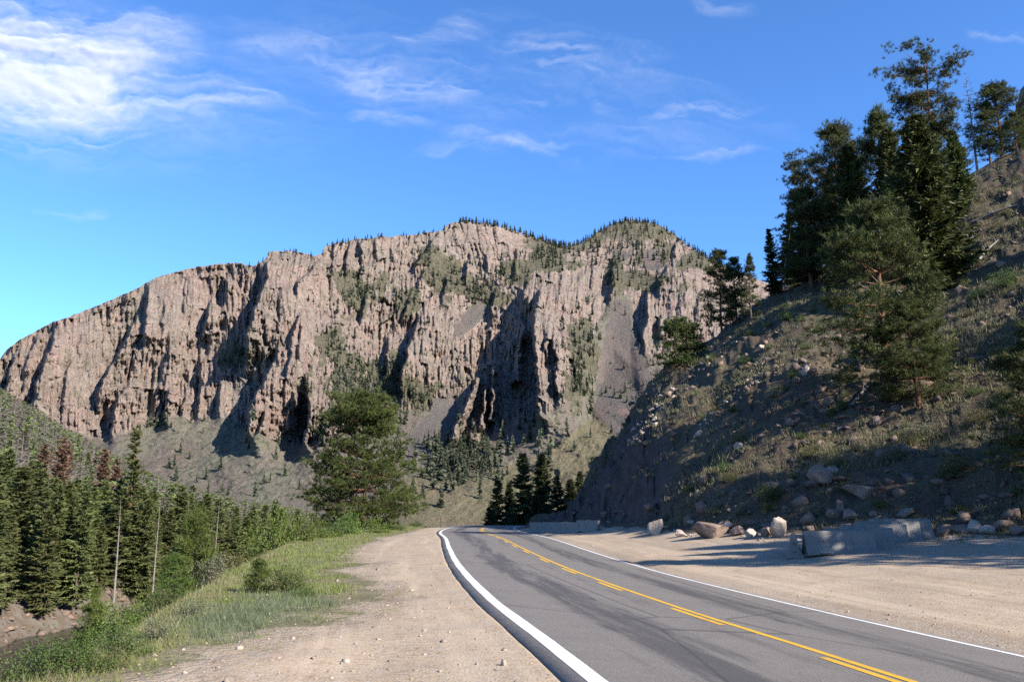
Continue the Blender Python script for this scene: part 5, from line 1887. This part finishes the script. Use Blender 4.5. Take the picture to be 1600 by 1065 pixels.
V = "shrubs along the left verge"
shrub_at("bush", 447, 926, 74, "round dark green bush on the verge beside the blue-green grass", V, 1.1)
shrub_at("bush_b", 478, 932, 44, "low leafy bush right of the round dark green bush", V, 0.8)
shrub_Y("willow", 428, 44, 92, "bright willow bush left of the roadside pine", V, 1.25)
shrub_Y("willow_b", 466, 48, 66, "bright willow bush second from the left of the roadside pine", V, 0.9)
shrub_Y("willow", 500, 54, 62, "bright willow bush at the roadside pine's lower left", V, 0.8)
shrub_at("willow_b", 545, 834, 50, "green bush at the foot of the roadside pine", V, 0.9)
shrub_at("willow", 588, 832, 46, "leafy bush right of the roadside pine's trunk", V, 0.9)
shrub_at("bush", 520, 838, 52, "dark bush under the roadside pine's left branches", V, 0.8)
shrub_at("bush_b", 622, 828, 34, "low bush on the grass right of the roadside pine", V, 0.7)
shrub_at("bush_b", 650, 822, 30, "last low bush before the road's bend", V, 0.6)
LB = "bushes on the left embankment"
for px, py, w, key, lab in [(70, 1056, 120, "bush", "leafy bush at the bottom left corner"), (132, 1050, 100, "bush_b", "low bush by the bottom border beside the gravel"), (190, 1022, 96, "bush", "spreading bush before the river bend"),
                            (240, 1000, 64, "sage", "grey-green bush at the gravel's left corner"), (165, 1046, 76, "olive", "olive bush between the two bottom bushes"), (300, 962, 54, "sage", "sage bush at the brow of the bank")]:
    shrub_at(key, px, py, w * 1.1, lab, LB, 0.9)
for px, Y, w, key, lab in [(262, 24, 100, "bush", "dark bush below the young pine"), (345, 24, 76, "sage", "grey sage bush on the bank right of the young pine"), (225, 26, 100, "olive", "olive bush down the bank left of the young pine"), (370, 30, 76, "olive", "olive bush on the bank behind the young pine"), (205, 20, 90, "willow_b", "light green bush on the bank behind the spreading bush")]:
    shrub_Y(key, px, Y, w, lab, LB, 1.05)
p_, h_ = root_Y(311, 29, 797)
plant("young_pine", "pine_tree", "young bright pine standing on the embankment before the forest", "tree", p_, h_, sxy=0.85)
p_, h_ = root_Y(166, 27, 936)
plant("young_pine", "pine_tree", "bushy young pine low on the embankment near the river", "tree", p_, h_, sxy=1.1)
p_, h_ = root_at(402, 926, 866)
plant("young_pine", "pine_tree", "small young pine left of the round dark green bush", "tree", p_, h_, sxy=1.2)
p_, h_ = root_Y(284, 27, 862)
plant("young_pine", "pine_tree", "dark low young pine at the foot of the bright young pine", "tree", p_, h_, sxy=1.2)
# thickets on the far bank
rng = np.random.default_rng(461)
for k in range(26):
    Yb = rng.uniform(62, 105)
    Xb = float(river_x(Yb)) - RIVER_HW - rng.uniform(1.0, 6.0)
    key = ("willow", "willow_b", "bush", "bush_b")[k % 4]
    e = plant(key, "shrub", "leafy bush on the far river bank under the forest", "shrub", (Xb, Yb, float(gz(Xb, Yb)[0]) - 0.1), None, group="bushes on the far river bank", parts=("stems", "foliage"))
    s = rng.uniform(0.9, 1.6)
    e.scale = (s, s, s)
HS = "shrubs on the right-hand hill"
HILL_SHRUBS = [("bush", 1204, 780, 56, "dark green bush low on the hill above the boulders"), ("bush_b", 1320, 766, 30, "bright small bush beside the big brown outcrop"), ("bush", 1478, 432, 46, "round green shrub below the fallen logs"),
               ("bush", 1570, 452, 62, "leafy green shrub high on the hill at the right"), ("bush_b", 1530, 468, 40, "small shrub left of the leafy green shrub"), ("olive", 1500, 735, 70, "broad olive shrub on the lower right slope"),
               ("olive", 1530, 660, 60, "olive shrub above the broad olive shrub"), ("sage", 1440, 690, 60, "grey-green shrub left of the olive shrubs"), ("sage", 1280, 805, 26, "pale grassy shrub just above the near barriers"),
               ("olive", 1140, 752, 40, "shaded shrub on the lower hill left of the dark green bush"), ("sage", 1120, 800, 40, "grassy shrub above the largest boulder"), ("sage", 1160, 806, 30, "grassy shrub above the wedge-shaped rock"),
               ("bush_b", 1375, 792, 30, "yellow-green shrub above the near barriers"), ("sage", 1210, 620, 30, "pale shrub on the sunlit middle slope"), ("bush_b", 1165, 572, 30, "small shrub on the sunlit upper slope"),
               ("bush", 1230, 500, 34, "shrub under the dark skyline spruces"), ("bush_b", 1200, 512, 24, "small bright shrub under the slim spruce"), ("sage", 1310, 510, 36, "grey shrub left of the large open pine"),
               ("bush", 1560, 235, 40, "shrub below the skyline pines at the right"), ("sage", 1520, 300, 36, "grey shrub high on the stony slope"), ("bush_b", 1440, 360, 40, "shrub between the tall hill trees"), ("olive", 1580, 620, 50, "olive shrub near the right border"),
               ("sage", 1400, 720, 44, "grey shrub in the shadow below the open pine"), ("sage", 1040, 815, 30, "dry shrub above the rounded pale boulder"), ("bush_b", 1500, 800, 34, "shaded shrub above the rock pile")]
for a_ in HILL_SHRUBS:
    shrub_at(*a_, HS, 0.85)
X, Y, Z, d, rng = polar(700, 8, 36, 30, 100, 465)
n_ = 0
for i in range(len(X)):
    if 0.03 < d['t'][i] < 0.95 and d['nose'][i] < 0.4 and n_ < 150:
        n_ += 1
        key = ("bush", "olive", "bush_b", "sage")[i % 4]
        e = plant(key, "shrub", "low tufty shrub scattered on the right-hand hillside", "shrub", (X[i], Y[i], Z[i] - 0.05), None, group="low shrubs scattered on the hillside", parts=("stems", "foliage"))
        s = rng.uniform(0.35, 0.85)
        e.scale = (s, s, s * 0.8)

# ---------------- fallen logs
def log(px0, py0, px1, py1, r, label):
    a, b = hit(px0, py0), hit(px1, py1)
    if a is None or b is None:
        return
    a, b = np.array(a) + [0, 0, r], np.array(b) + [0, 0, r]
    mid = (a + b) / 2 + [0, 0, 0.1]
    v1 = tube([a, mid, b], [r, r * 0.8, r * 0.4], 6)
    dirn = unit((b - a)[None])[0]
    parts = [v1]
    for k in range(5):
        q = a + (b - a) * (0.35 + 0.13 * k)
        w = unit((RNG.normal(size=3) + [0, 0, 1.0] + dirn)[None])[0]
        parts.append(tube([q, q + w * 0.35, q + w * 0.7], [r * 0.3, r * 0.2, 0.01], 3))
    V_, F_ = join_quads(parts)
    tag(obj("fallen_log", mesh_np("fallen_log", V_, F_, [M_BARK_GREY], True)), label, "log", "fallen logs on the hill")


log(1478, 398, 1525, 372, 0.16, "grey fallen log high on the hill below the dense firs")
log(1530, 408, 1560, 378, 0.12, "thinner grey log right of the fallen log high on the hill")
log(1330, 640, 1376, 588, 0.10, "bare grey branch lying under the large open pine")
log(1520, 350, 1590, 322, 0.14, "weathered log across the stony slope at upper right")

# ---------------- concrete barriers
def concrete():
    m, nt = material("concrete")
    p = nt.n('ShaderNodeTexCoord').outputs['Object']
    n = nt.noise(p, 2.2, 5, 0.6)
    n2 = nt.noise(nt.vmath('MULTIPLY', p, (1, 1, 0.2)), 7.0, 4, 0.6)
    n3 = nt.noise(p, 40.0, 3)
    c = nt.mix(nt.ramp(n, 0.35, 0.65), rgb(0.29, 0.272, 0.245), rgb(0.235, 0.22, 0.20))
    c = nt.mix(nt.math('MULTIPLY', nt.ramp(n2, 0.52, 0.7), 0.55), c, rgb(0.13, 0.12, 0.11))
    c = nt.mix(nt.math('MULTIPLY', nt.ramp(n3, 0.6, 0.75), 0.4), c, rgb(0.22, 0.20, 0.185))
    nt.out(nt.principled(c, 0.9, nt.bump(nt.math('ADD', n3, n), 0.5, 0.02), 0.2))
    return m


M_CONC = concrete()
M_REBAR = bark_material("rusty_steel", (0.09, 0.05, 0.035), (0.16, 0.09, 0.06))


def barrier_meshes(L=2.5):
    prof = [(-0.30, 0.0), (-0.30, 0.075), (-0.175, 0.33), (-0.085, 0.80), (-0.07, 0.815), (0.07, 0.815), (0.085, 0.80), (0.175, 0.33), (0.30, 0.075), (0.30, 0.0)]
    xs = [-L / 2, -L / 2 + 0.03, -L / 2 + 0.55, -L / 2 + 0.95, -0.2, 0.2, L / 2 - 0.95, L / 2 - 0.55, L / 2 - 0.03, L / 2]
    V_, F_ = [], []
    npf = len(prof)
    for i, x in enumerate(xs):
        slot = i in (2, 3, 6, 7)
        inset = 0.985 if i in (0, len(xs) - 1) else 1.0
        for (y, z) in prof:
            V_.append((x, y * inset, z * inset))
    for i in range(len(xs) - 1):
        for j in range(npf):
            a, b = i * npf + j, i * npf + (j + 1) % npf
            if j == npf - 1:      # underside: drain slots are lifted
                pass
            F_.append((a, b, b + npf, a + npf))
    me = bpy.data.meshes.new("barrier_body")
    caps = [tuple(range(npf - 1, -1, -1)), tuple(range((len(xs) - 1) * npf, len(xs) * npf))]
    Vv = [tuple(v) for v in V_]
    # drainage slots: no pockets are cut into the lower faces
    for x0, x1 in ((xs[2], xs[3]), (xs[6], xs[7])):
        pass
    me.from_pydata(Vv, [], [tuple(f[::-1]) for f in F_] + [tuple(c[::-1]) for c in caps])
    me.materials.append(M_CONC)
    me.update()
    # steel loops at the ends
    th = np.linspace(-math.pi / 2, math.pi / 2, 7)
    loops = []
    for z in (0.22, 0.52):
        pts = np.c_[L / 2 - 0.02 + 0.09 * np.cos(th), 0.06 * np.sin(th), np.full(7, z)]
        loops.append(tube(pts, np.full(7, 0.011), 5))
    lv, lf = join_quads(loops)
    ml = mesh_np("connection_loop", lv, lf, [M_REBAR], True)
    # forklift slot: not recessed, a dark-coloured block at the base paints its shade
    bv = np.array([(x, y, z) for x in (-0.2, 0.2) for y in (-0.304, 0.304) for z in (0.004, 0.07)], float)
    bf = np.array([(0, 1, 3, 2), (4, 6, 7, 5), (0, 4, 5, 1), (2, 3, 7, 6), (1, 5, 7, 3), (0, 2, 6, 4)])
    mdk, nt = material("slot_painted_shade")
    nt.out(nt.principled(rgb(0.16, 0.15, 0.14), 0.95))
    ms = mesh_np("slot_shade_block", bv, bf, [mdk])
    return me, ml, ms


BM, BL, BS = barrier_meshes()


def barrier(x, y, rz, label, group, tilt=0.0, dz=0.0):
    e = obj("concrete_barrier", None, None, (x, y, float(gz(x, y)[0]) - 0.03 + dz), (tilt, 0, rz))
    tag(e, label, "barrier", group)
    obj("body", BM, e)
    obj("connection_loop", BL, e)
    o = obj("connection_loop", BL, e)
    o.rotation_euler = (0, 0, math.pi)
    for xo in (-0.6, 0.6):
        obj("slot_shade_block", BS, e, (xo, 0, 0))
    return e


NB = "concrete barriers stored at the foot of the hill"
def pl(px, Y):
    return float(at(px, 840, Y)[0]), Y
for px, Y, rz, lab in [(1310, 30.4, 0.02, "front concrete barrier of the stored group at the foot of the hill"), (1342, 31.2, 0.06, "concrete barrier in the second row of the stored group"), (1366, 31.9, 0.08, "concrete barrier in the third row of the stored group"),
                       (1388, 32.6, 0.10, "concrete barrier in the fourth row of the stored group"), (1408, 33.3, 0.12, "last concrete barrier at the right of the stored group")]:
    x, y = pl(px, Y)
    barrier(x, y, rz, lab, NB)
x, y = pl(1240, 31.4)
barrier(x, y, 1.25, "barrier turned end-on at the left of the stored group", NB)
FB = "row of concrete barriers at the bend"
pts = [(919, 60.0, "nearest"), (890, 61.8, "second"), (864, 63.8, "third"), (843, 65.9, "farthest")]
for px, Y, nm in pts:
    x = float(at(px, 825, Y)[0])
    lab = {"nearest": "near end barrier of the row at the bend", "second": "second barrier of the row at the bend, counted from its near end", "third": "third barrier of the row at the bend, counted from its near end", "farthest": "far end barrier of the row, where the road disappears"}[nm]
    barrier(x, Y, math.atan2(2.6, -1.6), lab, FB)

# ---------------- marker post on the verge
x_, y_ = float(at(689, 815, 88)[0]), 88.0
e = obj("marker_post", None, None, (x_, y_, float(gz(x_, y_)[0])))
tag(e, "thin dark roadside marker post at the left of the bend", "post")
v_, f_ = tube([(0, 0, -0.3), (0, 0, 0.6), (0, 0, 1.25)], [0.05, 0.05, 0.045], 6)
obj("post", mesh_np("post", v_, f_, [M_REBAR], True), e)
mm, nt = material("reflector")
nt.out(nt.principled(rgb(0.6, 0.6, 0.58), 0.4))
v_, f_ = tube([(0, -0.055, 1.02), (0, -0.075, 1.02)], [0.05, 0.05], 8)
obj("reflector", mesh_np("reflector", v_, f_, [mm]), e)
